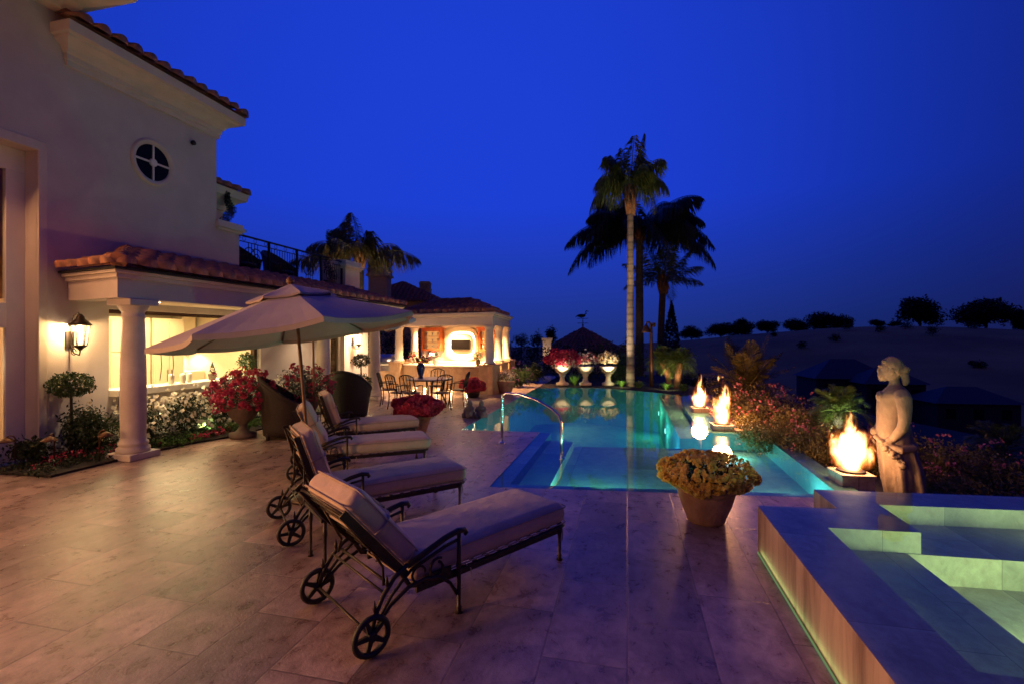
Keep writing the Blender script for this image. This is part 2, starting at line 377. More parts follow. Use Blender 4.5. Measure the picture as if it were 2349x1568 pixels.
# ------------------------------------------------------------------ foliage helpers
def leaves(mb, P, size, mi=0, aspect=2.2, up=.3, jitter=.4):
    n = len(P)
    if n == 0: return
    d = rng.normal(size=(n, 3)); d[:, 2] += up; d /= np.linalg.norm(d, axis=1)[:, None] + 1e-9
    e = rng.normal(size=(n, 3)); w = np.cross(d, e); w /= np.linalg.norm(w, axis=1)[:, None] + 1e-9
    L = size * (1 + jitter * (rng.random(n) - .5) * 2)[:, None]; W = L / aspect
    a = P - d * L * .5; c = P + d * L * .5; bend = np.cross(d, w) * L * .12
    b1 = P + w * W * .5 + bend; b2 = P - w * W * .5 + bend
    V = np.stack([a, b1, c, b2], 1).reshape(-1, 3); F = np.arange(4 * n).reshape(-1, 4)
    mb.bulk(V, F, mi)
def blob(n, c, r, shell=.55, lump=.22, half=False, k=5, low=-1.0):
    d = rng.normal(size=(n, 3)); d /= np.linalg.norm(d, axis=1)[:, None]
    if half: d[:, 2] = np.abs(d[:, 2])
    d[:, 2] = np.maximum(d[:, 2], low)
    ph = rng.random(6) * 6.28
    l = 1 + lump * (np.sin(k * d[:, 0] + ph[0]) * np.sin(k * d[:, 1] + ph[1]) + np.sin(k * d[:, 2] + ph[2]) * np.sin(k * 1.4 * d[:, 0] + ph[3])) * .8
    s = shell + (1 - shell) * rng.random(n) ** .6
    return np.array(c) + d * (l * s)[:, None] * np.array(r)
def flowers_at(mb, P, size, mi=0):
    leaves(mb, P, size, mi, aspect=1.15, up=.2); 
    leaves(mb, P + rng.normal(size=P.shape) * size * .3, size * .8, mi, aspect=1.1, up=.6)
def discs(mb, P, nrm, size, mi=0):
    n = len(P); e = rng.normal(size=(n, 3)); u = np.cross(nrm, e); u /= np.linalg.norm(u, axis=1)[:, None] + 1e-9; w = np.cross(nrm, u)
    s = (size * (.7 + .6 * rng.random(n)))[:, None] * .5; V = []
    for k in range(7):
        a = 2 * math.pi * k / 7; V.append(P + (u * math.cos(a) + w * math.sin(a)) * s + nrm * s * .35)
    V.append(P - nrm * s * .1)
    V = np.stack(V, 1).reshape(-1, 3); base = (np.arange(n) * 8)[:, None, None]
    F = np.array([(k, (k + 1) % 7, 7) for k in range(7)])[None] + base
    mb.bulk(V, F.reshape(-1, 3), mi)
def flower_dome(mb, n, c, r, size, low, lump=.12):
    P = blob(n, c, r, .93, lump, low=low); d = (P - np.array(c)) / np.array(r); d += rng.normal(size=d.shape) * .35; d /= np.linalg.norm(d, axis=1)[:, None]
    if size > .03:
        k = 9; Q = np.repeat(P, k, 0); D = rng.normal(size=Q.shape) + np.repeat(d, k, 0) * .9; D /= np.linalg.norm(D, axis=1)[:, None]; P, d = Q + D * size * .55, D; size *= .7
    discs(mb, P, d, size)
def shrub(name, label, cat, loc, r, n=900, leaf=.07, mat='leaf', fl=None, group=None, zc=None, stem=True):
    root = thing(name, label, cat, loc, 0, group)
    zc = r[2] * .85 if zc is None else zc
    mb = MB()
    sub = max(3, int(n / 350))
    for i in range(sub):
        q = rng.normal(size=3); q /= np.linalg.norm(q)
        c = np.array([q[0] * r[0] * .45, q[1] * r[1] * .45, zc + q[2] * r[2] * .35])
        leaves(mb, blob(n // sub, c, [r[0] * .7, r[1] * .7, r[2] * .68], .35, .3), leaf)
    mb.build('foliage', M[mat], root)
    if stem:
        sb = MB()
        for i in range(4):
            a = random.random() * 6.28
            sb.tube([(0.03*math.cos(a), .03*math.sin(a), 0), (r[0]*.3*math.cos(a), r[1]*.3*math.sin(a), zc * .6), (r[0]*.5*math.cos(a), r[1]*.5*math.sin(a), zc * 1.1)], [.018, .012, .006], 5)
        sb.build('stem', M['barkdark'], root)
    if fl:
        fb = MB(); cn, sz, fm = fl[:3]; per = fl[3] if len(fl) > 3 else 1
        C = blob(cn, (0, 0, zc), [x * 1.05 for x in r], .9, .25, low=-.35)
        if per > 1: C = np.repeat(C, per, 0) + rng.normal(size=(cn * per, 3)) * sz * .9
        flowers_at(fb, C, sz); fb.build('blossoms', M[fm], root)
    return root
def frond_pts(az, el, L, droop, n=14):
    dh = Vector((math.cos(az), math.sin(az), 0)); out = []
    for i in range(n + 1):
        t = i / n
        h = L * (math.cos(el) * t * (1 - .28 * t * droop)); z = L * (math.sin(el) * t - droop * .62 * t * t)
        out.append(dh * h + Vector((0, 0, z)))
    return out
def fronds(mb, c, fr, leaf=.35, per=46, hang=.6, width=.022, rach=.018):
    for (az, el, L, droop) in fr:
        pts = [Vector(c) + p for p in frond_pts(az, el, L, droop)]
        mb.tube(pts, [rach * (1 - .75 * i / (len(pts) - 1)) for i in range(len(pts))], 4)
        n = len(pts) - 1; side = Vector((-math.sin(az), math.cos(az), 0))
        V = []
        for k in range(per):
            t = .14 + .86 * (k / (per - 1)); x = t * n; i = min(int(x), n - 1); p = pts[i].lerp(pts[i + 1], x - i)
            fw = (pts[i + 1] - pts[i]).normalized()
            ll = leaf * (math.sin(math.pi * min(1, .18 + t * .80)) * .85 + .2)
            for sg in (-1, 1):
                d = (side * sg * .75 + fw * .55 + Vector((0, 0, -hang * (.6 + .8 * random.random()) + .25 * (1 - t)))).normalized()
                d = (d + Vector((random.gauss(0, .1), random.gauss(0, .1), random.gauss(0, .1)))).normalized()
                tip = p + d * ll; mid = p + d * ll * .5 + Vector((0, 0, .06 * ll)); tip.z -= hang * ll * .25
                V += [p - fw * width * .5, mid - fw * width * .55, tip, mid + fw * width * .55]
        A = np.array([tuple(v) for v in V]); mb.bulk(A, np.arange(len(V)).reshape(-1, 4))
def ring_fronds(n, L, el0, el1, d0, d1, az0=0):
    out = []
    for i in range(n):
        u = i / max(1, n - 1)
        out.append((az0 + i * 2.39996 + random.uniform(-.2, .2), el0 + (el1 - el0) * u + random.uniform(-.1, .1), L * random.uniform(.88, 1.08), d0 + (d1 - d0) * u))
    return out
def light(name, typ, loc, energy, color, size=.1, rot=None, spot=None, blend=.5, sy=None):
    l = bpy.data.lights.new(name, typ); l.energy = energy; l.color = color
    if typ == 'AREA':
        l.size = size
        if sy: l.shape = 'RECTANGLE'; l.size_y = sy
    else: l.shadow_soft_size = size
    if typ == 'SPOT': l.spot_size = R(spot or 60); l.spot_blend = blend
    o = bpy.data.objects.new(name, l); COL.objects.link(o); o.location = loc
    if rot is not None:
        o.rotation_euler = (Vector(rot) - Vector(loc)).to_track_quat('-Z', 'Y').to_euler()
    return o
WARM = (1, .46, .18); WARM2 = (1, .72, .42)
# ================================================================== CAMERA / WORLD
cam = bpy.data.cameras.new('camera'); co = bpy.data.objects.new('camera', cam); COL.objects.link(co)
co.location = (0, 0, CAMH); co.rotation_euler = (R(90), 0, TH)
cam.sensor_width = 36; cam.lens = 36 * FPX / 2349; cam.shift_y = -10 / 2349; cam.clip_end = 3000; cam.clip_start = .05
cam.dof.use_dof = True; cam.dof.focus_distance = 3.6; cam.dof.aperture_fstop = 2.6
SC.camera = co
SC.view_settings.view_transform = 'Standard'; SC.view_settings.look = 'None'; SC.view_settings.exposure = 0; SC.view_settings.gamma = 1
SC.cycles.use_denoising = True
SC.cycles.max_bounces = 7; SC.cycles.diffuse_bounces = 3; SC.cycles.glossy_bounces = 3; SC.cycles.transparent_max_bounces = 16
SC.cycles.volume_step_rate = .35; SC.cycles.volume_bounces = 0; SC.cycles.caustics_reflective = False; SC.cycles.caustics_refractive = False; SC.cycles.sample_clamp_indirect = 4

world = bpy.data.worlds.new('World'); SC.world = world; world.use_nodes = True
t = world.node_tree; bg = t.nodes['Background']
tc = N(t, 'ShaderNodeTexCoord'); nv = N(t, 'ShaderNodeVectorMath', operation='NORMALIZE'); t.links.new(tc.outputs['Generated'], nv.inputs[0])
ax = Vector((-.32, .88, .31)).normalized()        # brightest part of the dusk sky
dt = N(t, 'ShaderNodeVectorMath', operation='DOT_PRODUCT'); dt.inputs[1].default_value = ax; t.links.new(nv.outputs[0], dt.inputs[0])
cr = N(t, 'ShaderNodeValToRGB'); E = cr.color_ramp.elements; cr.color_ramp.interpolation = 'B_SPLINE'
E[0].position = 0; E[0].color = (.014, .014, .12, 1); E[1].position = 1.0; E[1].color = (.0125, .053, .69, 1)
for p, c in ((.5, (.016, .015, .155)), (.68, (.013, .014, .205)), (.80, (.0042, .0165, .21)), (.90, (.0085, .036, .47))):
    x = E.new(p); x.color = (*c, 1)
mr = N(t, 'ShaderNodeMapRange'); mr.inputs['From Min'].default_value = -1; mr.inputs['From Max'].default_value = 1
mr.clamp = True; t.links.new(dt.outputs['Value'], mr.inputs['Value']); t.links.new(mr.outputs[0], cr.inputs['Fac'])
sx = N(t, 'ShaderNodeSeparateXYZ'); t.links.new(nv.outputs[0], sx.inputs[0])
hz = N(t, 'ShaderNodeValToRGB'); H_ = hz.color_ramp.elements
H_[0].position = 0; H_[0].color = (1.2, .66, .34, 1); H_[1].position = .26; H_[1].color = (1, 1, 1, 1)
x = H_.new(.09); x.color = (1.2, .80, .56, 1)
t.links.new(sx.outputs['Z'], hz.inputs['Fac'])
mu = N(t, 'ShaderNodeMix', data_type='RGBA', blend_type='MULTIPLY'); mu.inputs[0].default_value = 1
t.links.new(cr.outputs[0], mu.inputs[6]); t.links.new(hz.outputs[0], mu.inputs[7])
t.links.new(mu.outputs[2], bg.inputs['Color']); bg.inputs['Strength'].default_value = 1.0

# ================================================================== GROUND
NEAR = [(-1.72, 5.94), (1.80, 6.39), (2.80, 6.52)]            # near pool edge runs slightly skew to the house
mb = MB()
mb.poly([(-8.85,-10,0),(-3.36,-10,0),(-3.36,9.5,0),(-3.36,18.3,0),(-3.36,24,0),(-14,24,0),(-14,15.35,0),(-8.85,15.35,0)])
mb.poly([(-3.36,-10,0),(-1.72,-10,0),(-1.72,5.94,0),(-1.72,9.62,0),(-3.36,9.46,0)])
mb.poly([(-1.72,-10,0),(1.80,-10,0),(1.80,6.39,0),(-1.72,5.94,0)])
mb.poly([(1.80,-10,0),(6,-10,0),(6,5.75,0),(2.80,5.75,0),(2.80,6.52,0),(1.80,6.39,0)])
deck = struct(mb.build('terrace_paving', M['deck']))

# pool: shell below, flush water
POOL = [(-1.72,5.94),(2.80,6.52),(2.88,10.74),(2.05,10.62),(2.0,17.0),(1.0,17.35),(.2,17.95),(-.7,18.5),(-2.3,18.5),(-3.36,17.85),(-3.36,9.46),(-1.72,9.62)]
mb = MB()
zc = -.012
mb.poly([(-1.72,5.94,zc),(2.80,6.52,zc),(2.52,6.66,zc),(-1.5,6.14,zc)]); mb.poly([(-1.72,5.94,zc),(-1.5,6.14,zc),(-1.5,9.64,zc),(-1.72,9.62,zc)])
mb.poly([(2.80,6.52,zc),(2.88,10.74,zc),(2.58,10.52,zc),(2.52,6.66,zc)]); mb.poly([(2.88,10.74,zc),(2.05,10.62,zc),(1.44,10.37,zc),(2.58,10.52,zc)])
mb.poly([(2.05,10.62,zc),(2.0,17.0,zc),(1.56,16.67,zc),(1.44,10.37,zc)])
struct(mb.build('pool_coping', M['coping']))
mb = MB()
zs, z1, zd, zk = -.34, -.17, -1.35, -.13
mb.box(-1.5,6.1,z1-.2,-1.06,9.66,z1)                                        # steps
mb.poly([(-1.06,6.15,zs),(2.52,6.66,zs),(2.58,10.52,zs),(1.44,10.37,zs),(1.02,10.3,zs),(-1.06,10.0,zs)])
mb.poly([(1.02,10.3,zk),(1.44,10.37,zk),(1.56,16.9,zk),(1.05,17.35,zk)])   # dark shallow shelf
struct(mb.build('pool_shelf', M['poolstone']))
mb = MB()
def wall(p, q, a, b): mb.poly([(*p, a), (*q, a), (*q, b), (*p, b)])
wall((-1.5,6.14),(2.52,6.66),zs,zc); wall((2.52,6.66),(2.58,10.52),zs,zc); wall((2.58,10.52),(1.44,10.37),zs,zc)
wall((1.44,10.37),(1.56,16.9),zk,zc); wall((1.44,10.37),(1.02,10.3),zs,zk); wall((1.02,10.3),(1.05,17.35),zd,zk)
wall((-1.06,10.0),(1.02,10.3),zd,zs); wall((-1.06,9.66),(-1.06,10.0),zd,zs); wall((-1.5,9.66),(-1.06,9.66),zd,z1-.2); wall((-1.72,9.62),(-1.5,9.66),zd,zc)
wall((-3.36,9.46),(-1.72,9.62),zd,0); wall((-3.36,9.46),(-3.36,17.85),zd,0)
far = [(-3.36,17.85),(-2.3,18.5),(-.7,18.5),(.2,17.95),(1.05,17.35)]
for a, b in zip(far, far[1:]): wall(a, b, zd, 0)
wall((1.05,17.35),(1.56,16.9),zk,0)
mb.poly([(-3.36,9.46,zd),(-1.06,9.66,zd),(1.02,10.3,zd),(1.05,17.35,zd),(.2,17.95,zd),(-.7,18.5,zd),(-2.3,18.5,zd),(-3.36,17.85,zd)])
struct(mb.build('pool_basin', M['poolwall']))
mb = MB(); mb.poly([(x, y, -.004) for x, y in POOL]); struct(mb.build('pool_water', M['water']))
mb = MB(); mb.prism([(2.003,10.63),(2.9,10.75),(2.75,17.0),(2.003,17.0)], -.5, .012); struct(mb.build('fire_ledge', M['ledge']))
# underwater lamps
for i, (x, y, z, dx, dy) in enumerate([(-.35,6.38,-.17,0,1),(1.0,13.6,-.6,-1,0),(1.0,16.4,-.55,-1,0),(-1.0,10.06,-.75,0,1),(.6,10.28,-.75,0,1)]):
    b = MB(); b.M = Matrix.Translation((x + dx*.02, y + dy*.02, z)) @ Vector((dx, dy, 0)).to_track_quat('Z', 'Y').to_matrix().to_4x4()
    b.lathe([(.07,-.01),(.075,.008),(.05,.014)], 16)
    o = b.build('underwater_light', M['underlens']); tag(o, None, 'pool light', 'underwater lights in the pool wall')
    o['label'] = ['round underwater light glowing in the near wall of the shallow sun shelf','underwater light midway along the right pool wall','underwater light at the far end of the right pool wall','underwater light below the pool steps','underwater light at the right end of the shelf drop'][i]
    e = [66, 20, 23, 23, 23][i]; c = [(.30,1,.68),(.15,1,.62),(.15,1,.55),(.12,.72,1),(.12,.78,1)][i]
    light('pool_lamp', 'POINT', (x + dx*.3, y + dy*.35, z + (.02 if i else .03)), e, c, .08)
light('shelf_lamp', 'POINT', (1.95, 9.7, -.18), 12, (.35, 1, .85), .1)
light('shelf_lamp', 'POINT', (2.2, 7.3, -.18), 12, (.35, 1, .9), .1)

# spa block
zt = .40; zb = .235; zf = .012
O_ = [(1.13,1.8),(1.13,4.71),(1.79,4.79),(1.79,5.35),(5,5.70),(5,1.8)]
I_ = [(1.53,2.6),(1.54,4.30),(2.2,4.36),(2.2,5.0),(4.6,5.26),(4.6,2.6)]
spa = thing('raised_spa', 'raised square travertine spa overflowing at the right front of the terrace', 'spa', (1.13, 4.71, 0))
def sp(b): b.M = Matrix.Translation((-1.13, -4.71, 0)); return b
mb = sp(MB()); o6 = [(*p, zt) for p in O_]; i6 = [(*p, zt) for p in I_]
for a, b in ((0,1),(1,2),(2,3),(3,4),(4,5),(5,0)):
    k = {0:(0,1),1:(1,2),2:(2,3),3:(3,4),4:(4,5),5:(5,0)}[a]; mb.poly([o6[k[0]], o6[k[1]], i6[k[1]], i6[k[0]]][::-1])
mb.build('coping', M['coping'], spa)
mb = sp(MB())
for k in range(6): a, b = O_[k], O_[(k+1) % 6]; mb.poly([(*a, .0), (*b, .0), (*b, zt), (*a, zt)])
mb.build('outer_wall', M['spawall'], spa)
mb = sp(MB())
for k in range(6): a, b = I_[k], I_[(k+1) % 6]; mb.poly([(*a, zf), (*b, zf), (*b, zt), (*a, zt)])
mb.poly([(2.10,2.6,zf),(2.10,4.34,zf),(2.10,4.34,zb),(2.10,2.6,zb)]); mb.poly([(2.10,4.34,zf),(4.6,4.5,zf),(4.6,4.5,zb),(2.10,4.34,zb)])
mb.poly([(1.53,2.6,zb),(2.10,2.6,zb),(2.10,4.34,zb),(1.54,4.30,zb)]); mb.poly([(2.10,4.34,zb),(4.6,4.5,zb),(4.6,5.26,zb),(2.2,5.0,zb),(2.2,4.36,zb)])
mb.poly([(2.10,2.6,zf),(4.6,2.6,zf),(4.6,4.5,zf),(2.10,4.34,zf)])
mb.build('basin', M['spastone'], spa)
mb = sp(MB()); mb.poly([(x, y, zt + .006) for x, y in O_]); mb.f[-1] = mb.f[-1][::-1]; w_ = mb.build('spa_water', M['spawater'], spa)
light('spa_lamp', 'POINT', (2.75, 3.2, .2), 62, (.72, 1, .40), .1)
light('spa_lamp', 'POINT', (3.6, 4.0, .2), 40, (.72, 1, .42), .1)
light('spa_lamp', 'POINT', (3.4, 4.8, .3), 3, (.72, 1, .42), .05)
# light strip in the overflow slot at the wall foot
mb = MB(); mb.box(1.112,1.8,.004,1.122,4.66,.014); tag(mb.build('led_strip', M['strip']), 'thin greenish glowing light strip along the foot of the spa wall', 'light strip')
light('strip_lamp', 'AREA', (1.105, 3.0, .02), .7, (.6, 1, .35), 3.25, rot=(1.13, 3.0, .12), sy=.02)

# terrain: one sheet from under the terrace to beyond the ridge
def terr(x, y):
    r = math.hypot(x, y); az = math.degrees(math.atan2(x, y)) + math.degrees(TH)     # bearing from image centre
    base = -2.6 if r < 22 else -2.6 - 6.5 * min(1, (r - 22) / 45)
    e = [( -60,-1.5),(-10,-1.2),(8,-1.1),(19,-.4),(26,.35),(34,.95),(38,1.12),(42,1.0),(48,.45),(60,-.6),(90,-1.5)]
    el = e[0][1]
    for (a, b), (c, d) in zip(e, e[1:]):
        if a <= az <= c: el = b + (d - b) * (az - a) / (c - a)
        elif az > e[-1][0]: el = e[-1][1]
    ridge = CAMH + 230 * math.tan(R(el))
    k = max(0, min(1, (r - 95) / 135)); k = k * k * (3 - 2 * k)
    z = base + (ridge - base) * k if r < 235 else ridge - (r - 235) * .05
    z += (math.sin(x * .11) * math.sin(y * .09 + x * .03)) * .5 * min(1, max(0, (r - 30) / 60)) * (1 if r < 190 else .4)
    return z
mb = MB(); rr = [0, 8, 16, 24] + [24 + i * 9 for i in range(1, 30)] + [320, 450, 800, 1600]; na = 96
vs = []; fs = []
for r in rr:
    for k in range(na):
        a = 2 * math.pi * k / na; x, y = r * math.sin(a) if r else 0.01*math.sin(a), r * math.cos(a) if r else .01*math.cos(a)
        vs.append((x, y, terr(x, y)))
for i in range(len(rr) - 1):
    for k in range(na): fs.append((i*na+k, (i+1)*na+k, (i+1)*na+(k+1)%na, i*na+(k+1)%na))
mb.add(vs, fs, 0, True); struct(mb.build('hill_terrain', M['hill']))
# planting beds
mb = MB(); mb.prism([(-8.84,4.86),(-7.62,4.93),(-7.64,6.47),(-7.57,7.07),(-7.34,7.7),(-7.5,13.0),(-8.84,13.0)], .004, .035)
struct(mb.build('flower_bed_soil', M['soil']))
mb = MB(); mb.poly([(2.82,5.76,-.12),(14,5.76,-2.4),(16,26,-2.6),(2.0,26,-.05),(2.0,17.0,-.03),(2.76,17.0,-.03),(2.9,10.7,-.05),(2.82,6.5,-.05)][::-1])
mb.poly([(-14,24,-.01),(-3.36,24,-.01),(2.0,26,-.05),(2.0,30,-.3),(-14,30,-.3)])
mb.poly([(-3.36,17.85,-.02),(-2.3,18.5,-.02),(-.7,18.5,-.02),(.2,17.95,-.02),(1.05,17.35,-.02),(2.0,17.0,-.03),(2.0,26,-.05),(-3.36,24,-.01)][::-1])
mb.poly([(2.82,5.76,-.12),(6,5.76,-.12),(14,4,-2.4),(14,5.76,-2.4)])
struct(mb.build('garden_soil', M['soil']))

# ================================================================== ROOF TILES
def tiles(mb, A, B, up, T, hl=0.0, hr=0.0, w=.27, row=.36, base=True):
    kr = w / .27
    """barrel tiles on a slope: eave A->B, unit up-slope direction, slope length T, hip insets at both ends"""
    A, B, up = Vector(A), Vector(B), Vector(up).normalized(); e = B - A; L = e.length; e.normalize()
    nrm = e.cross(up); nrm = nrm if nrm.z > 0 else -nrm
    n = max(1, int(L / w))
    if base: mb.poly([A, B, B - e * hr + up * T, A + e * hl + up * T])
    for i in range(n):
        u = (i + .5) * L / n; tm = T
        if hl: tm = min(tm, T * u / hl)
        if hr: tm = min(tm, T * (L - u) / hr)
        k = max(1, math.ceil(tm / row))
        for j in range(k):
            t0 = j * row; t1 = min(tm, t0 + row * 1.08)
            if t1 - t0 < .08: continue
            vs = []; m = 6; lift = .035 + random.uniform(-.008, .008); du = random.uniform(-.012, .012)
            for (tt, rad, lf) in ((t0 - .05, .112 * kr, lift), (t1, .09 * kr, .0)):
                for q in range(m + 1):
                    a = math.pi * q / m
                    vs.append(A + e * (u + du + math.cos(a) * rad) + up * tt + nrm * (math.sin(a) * rad + lf + .005))
            fs = [(q, q + 1, m + 2 + q, m + 1 + q) for q in range(m)] + [tuple(range(m, -1, -1))]
            mb.add(vs, fs, 0, True)
def ridge_caps(mb, P, Q, r=.12, row=.38):
    P, Q = Vector(P), Vector(Q); d = Q - P; k = max(1, int(d.length / row))
    for i in range(k):
        a = P + d * (i / k); b = P + d * ((i + 1.15) / k)
        mb.tube([a, b], [r * 1.12, r * .92], 8)

# ================================================================== HOUSE
W = -8.85
house = thing('villa', 'two storey cream stucco villa with tiled roofs and lit porch on the left', 'house', (W, 5.5, 0))
HM = Matrix.Translation((8.85, -5.5, 0))
def hm(): b = MB(); b.M = HM.copy(); return b
b = hm(); x0 = W - .32
for (y0, y1) in ((-10,-4.2),(-1.4,-.7),(2.1,2.9)): b.box(x0, y0, 0, W, y1, 4.8)
for (y0, y1) in ((-4.2,-1.4),(-.7,2.1),(2.9,5.54)): b.box(x0, y0, 4.78, W, y1, 4.8)
b.box(x0 - 7, -10, 4.8, W, 5.92, 7.35)
b.box(x0, 5.54, 0, W, 6.6, 4.8)
b.box(x0, 6.6, 0, W, 10.2, .86); b.box(x0, 6.6, 2.40, W, 10.2, 3.3)
b.box(x0, 10.2, 0, W, 13.1, 3.3); b.box(x0, 13.1, 2.25, W, 13.85, 3.3); b.box(x0, 13.85, 0, W, 15.3, 3.3)
b.box(x0 - 7, 5.92, 4.8, W, 8.88, 6.92); b.box(x0, 6.6, 3.3, W, 8.88, 4.8)
b.box(W - .34, 8.88, 3.3, W, 9.52, 4.30)                              # parapet stub
b.box(x0 - 7, 8.9, 3.0, x0 - .2, 15.3, 3.3)                           # roof terrace slab
b.box(-16, 8.9, 3.3, -9.75, 10.0, 5.5)                                 # set back upper room
b.box(-16, 15.0, 0, x0, 15.3, 3.3)
b.build('wall', M['stucco'], house)
# parapet cap + terrace pillar
b = hm()
b.box(W - .40, 8.86, 4.30, W + .05, 9.58, 4.36); b.box(W - .46, 8.84, 4.36, W + .10, 9.64, 4.44); b.box(W - .42, 8.86, 4.44, W + .06, 9.60, 4.52)
b.build('parapet_cap', M['trim'], house, .012)
b = hm(); b.box(W - .85, 13.9, 3.3, W, 14.75, 4.12); b.build('terrace_pillar', M['stucco'], house)
b = hm(); b.box(W - .90, 13.85, 4.12, W + .05, 14.80, 4.18); b.box(W - .95, 13.8, 4.18, W + .10, 14.85, 4.28); b.box(W - .90, 13.85, 4.28, W + .05, 14.80, 4.40)
b.build('pillar_cap', M['trim'], house, .012)
# cornice sweep
def cornice(name, prof, path, parent=house):
    """prof (out, z) swept along path of (x, y, (outx, outy)) stations"""
    b = hm() if parent is house else MB(); rings = []
    for (x, y, ox, oy) in path: rings.append([(x + ox * p, y + oy * p, z) for p, z in prof])
    m = len(prof); vs = [p for r in rings for p in r]
    fs = [(i*m+k, i*m+k+1, (i+1)*m+k+1, (i+1)*m+k) for i in range(len(rings)-1) for k in range(m-1)]
    b.add(vs, fs); b.add(rings[0], [tuple(range(m))]); b.add(rings[-1], [tuple(range(m-1,-1,-1))])
    return b.build(name, M['trim'], parent)
cp = [(-.02,6.30),(.045,6.30),(.05,6.39),(.075,6.40),(.08,6.48),(.11,6.50),(.14,6.55),(.20,6.60),(.28,6.635),(.31,6.65),(.32,6.69),(.40,6.70),(.41,6.86),(-.02,6.9)]
cornice('main_cornice', cp, [(W - 1, 5.95, 0, -.6), (W, 5.95, 1, -.6), (W, 8.88, 1, 1), (W - 6, 8.88, 0, 1)])
cornice('upper_cornice', [(-.02,7.05),(.06,7.10),(.12,7.22),(.45,7.30),(.5,7.42),(-.02,7.45)], [(W, -6, 2.5, 0), (W, 5.92, 2.5, .56), (W - 6, 5.92, 0, .56)])
cornice('rear_cornice', [(-.02,5.0),(.06,5.02),(.1,5.12),(.22,5.25),(.36,5.32),(.4,5.5),(-.02,5.5)], [(-9.75, 8.9, 1, 0), (-9.75, 10.0, 1, 1), (-14, 10.0, 0, 1)])
b = hm(); s17 = math.tan(R(20))
e0, e1 = (W + .43, 5.75, 6.9), (W + .43, 9.30, 6.9)
tiles(b, e0, e1, (-1, 0, s17), 3.2, 0, 3.0); tiles(b, (W + .43, 9.30, 6.9), (W - 6, 9.30, 6.9), (0, -1, s17), 3.2, 3.0, 0)
tiles(b, (W + 1.3, -6, 7.46), (W + 1.3, 6.25, 7.46), (-1, 0, s17), 2, 0, 1.9); tiles(b, (W + 1.3, 6.25, 7.46), (W - 5, 6.25, 7.46), (0, -1, s17), 1.6, 1.5, 0)
b.build('main_roof', M['tile'], house)
b = hm(); tiles(b, (-9.33, 8.9, 5.5), (-9.33, 10.4, 5.5), (-1, 0, s17), 2.5, 0, 1.4); tiles(b, (-9.33, 10.4, 5.5), (-14, 10.4, 5.5), (0, -1, s17), 1.4, 1.4, 0); b.build('rear_roof', M['tile'], house)
# round window
def xform(c, rz): return HM @ Matrix.Translation(c) @ Matrix.Rotation(R(90), 4, 'Y') @ Matrix.Rotation(rz, 4, 'Z')
rw = MB(); rw.M = xform((W, 7.40, 5.24), 0)
rw.lathe([(.335,.0),(.34,.02),(.36,.035),(.385,.04),(.40,.055),(.42,.05),(.43,.0)], 48)
rw.f.pop(); rw.f.pop(); [l.pop() for l in (rw.mi, rw.sm) for _ in (0, 1)]
wf = rw.build('round_window', M['trim'], house)
pn = MB(); pn.M = xform((W, 7.40, 5.24), 0); pn.lathe([(.33,.003),(.335,.008)], 48); pn.build('pane', M['darkglass'], wf)
mu_ = MB(); mu_.M = xform((W, 7.40, 5.24), 0)
mu_.box(-.335,-.016,.008,.335,.016,.03); mu_.box(-.016,-.335,.008,.016,-.075,.028); mu_.box(-.016,.075,.008,.016,.335,.028); mu_.lathe([(.075,.006),(.075,.034),(.06,.038)], 24)
mu_.build('muntin', M['white'], wf)
b = hm(); b.M = xform((W, 8.27, 5.96), 0); b.lathe([(.045,0),(.05,.05),(.03,.06)], 12); b.build('wall_speaker', M['ironblack'], house)
# tall glazed doors at the left edge
for i, (y0, y1) in enumerate(((2.9,5.54),(-.7,2.1),(-4.2,-1.4))):
    b = hm(); xf = W - .25
    b.box(xf - .07, y0, 0.02, xf, y0 + .24, 4.44); b.box(xf - .07, y1 - .24, .02, xf, y1, 4.44); b.box(xf - .07, y0, 4.44, xf, y1, 4.78)
    b.box(xf - .08, y0 + .24, 2.05, xf + .03, y1 - .24, 2.42); b.box(xf - .07, y0 + .24, .02, xf, y1 - .24, .36); b.box(xf - .07, (y0+y1)/2 - .09, .36, xf, (y0+y1)/2 + .09, 4.44)
    f = b.build('glass_door', M['white'], house, .008)
    b = hm(); b.box(xf - .05, y0 + .2, .3, xf - .035, y1 - .2, 4.5); b.build('pane', M['glass'], f)
    b = hm(); b.box(W - .02, y1 - .0, 0, W + .03, y1 + .12, 4.9); b.box(W - .02, y0 - .12, 0, W + .03, y0, 4.9); b.box(W - .02, y0 - .12, 4.78, W + .035, y1 + .12, 4.93); b.build('surround', M['trim'], f, .01)
    b = hm(); b.box(xf - .35, y0 - .3, 2.5, xf - .3, y1 + .3, 4.79); b.build('curtain', M['orange'], f)
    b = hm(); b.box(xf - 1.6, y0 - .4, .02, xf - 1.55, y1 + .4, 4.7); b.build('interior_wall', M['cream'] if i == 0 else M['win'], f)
    b = hm(); b.box(xf - 1.55, y0 - .4, .0, xf - .1, y1 + .4, .012); b.build('interior_floor', M['deck'], f)
light('living_room_lamp', 'POINT', (W - 1.0, 4.6, 1.5), 30, WARM2, .15)
light('living_room_lamp', 'AREA', (W - .5, 4.3, 4.0), 150, WARM, .8, rot=(W + 3, 3.6, 0), sy=2.0)
light('living_room_lamp', 'AREA', (W - .25, .7, 1.5), 260, WARM, 1.6, rot=(W + 6, 1.5, .6), sy=3.2)
light('living_room_lamp', 'AREA', (W - .25, -2.8, 1.5), 860, WARM, 1.6, rot=(W + 9, 1.5, .5), sy=3.2)
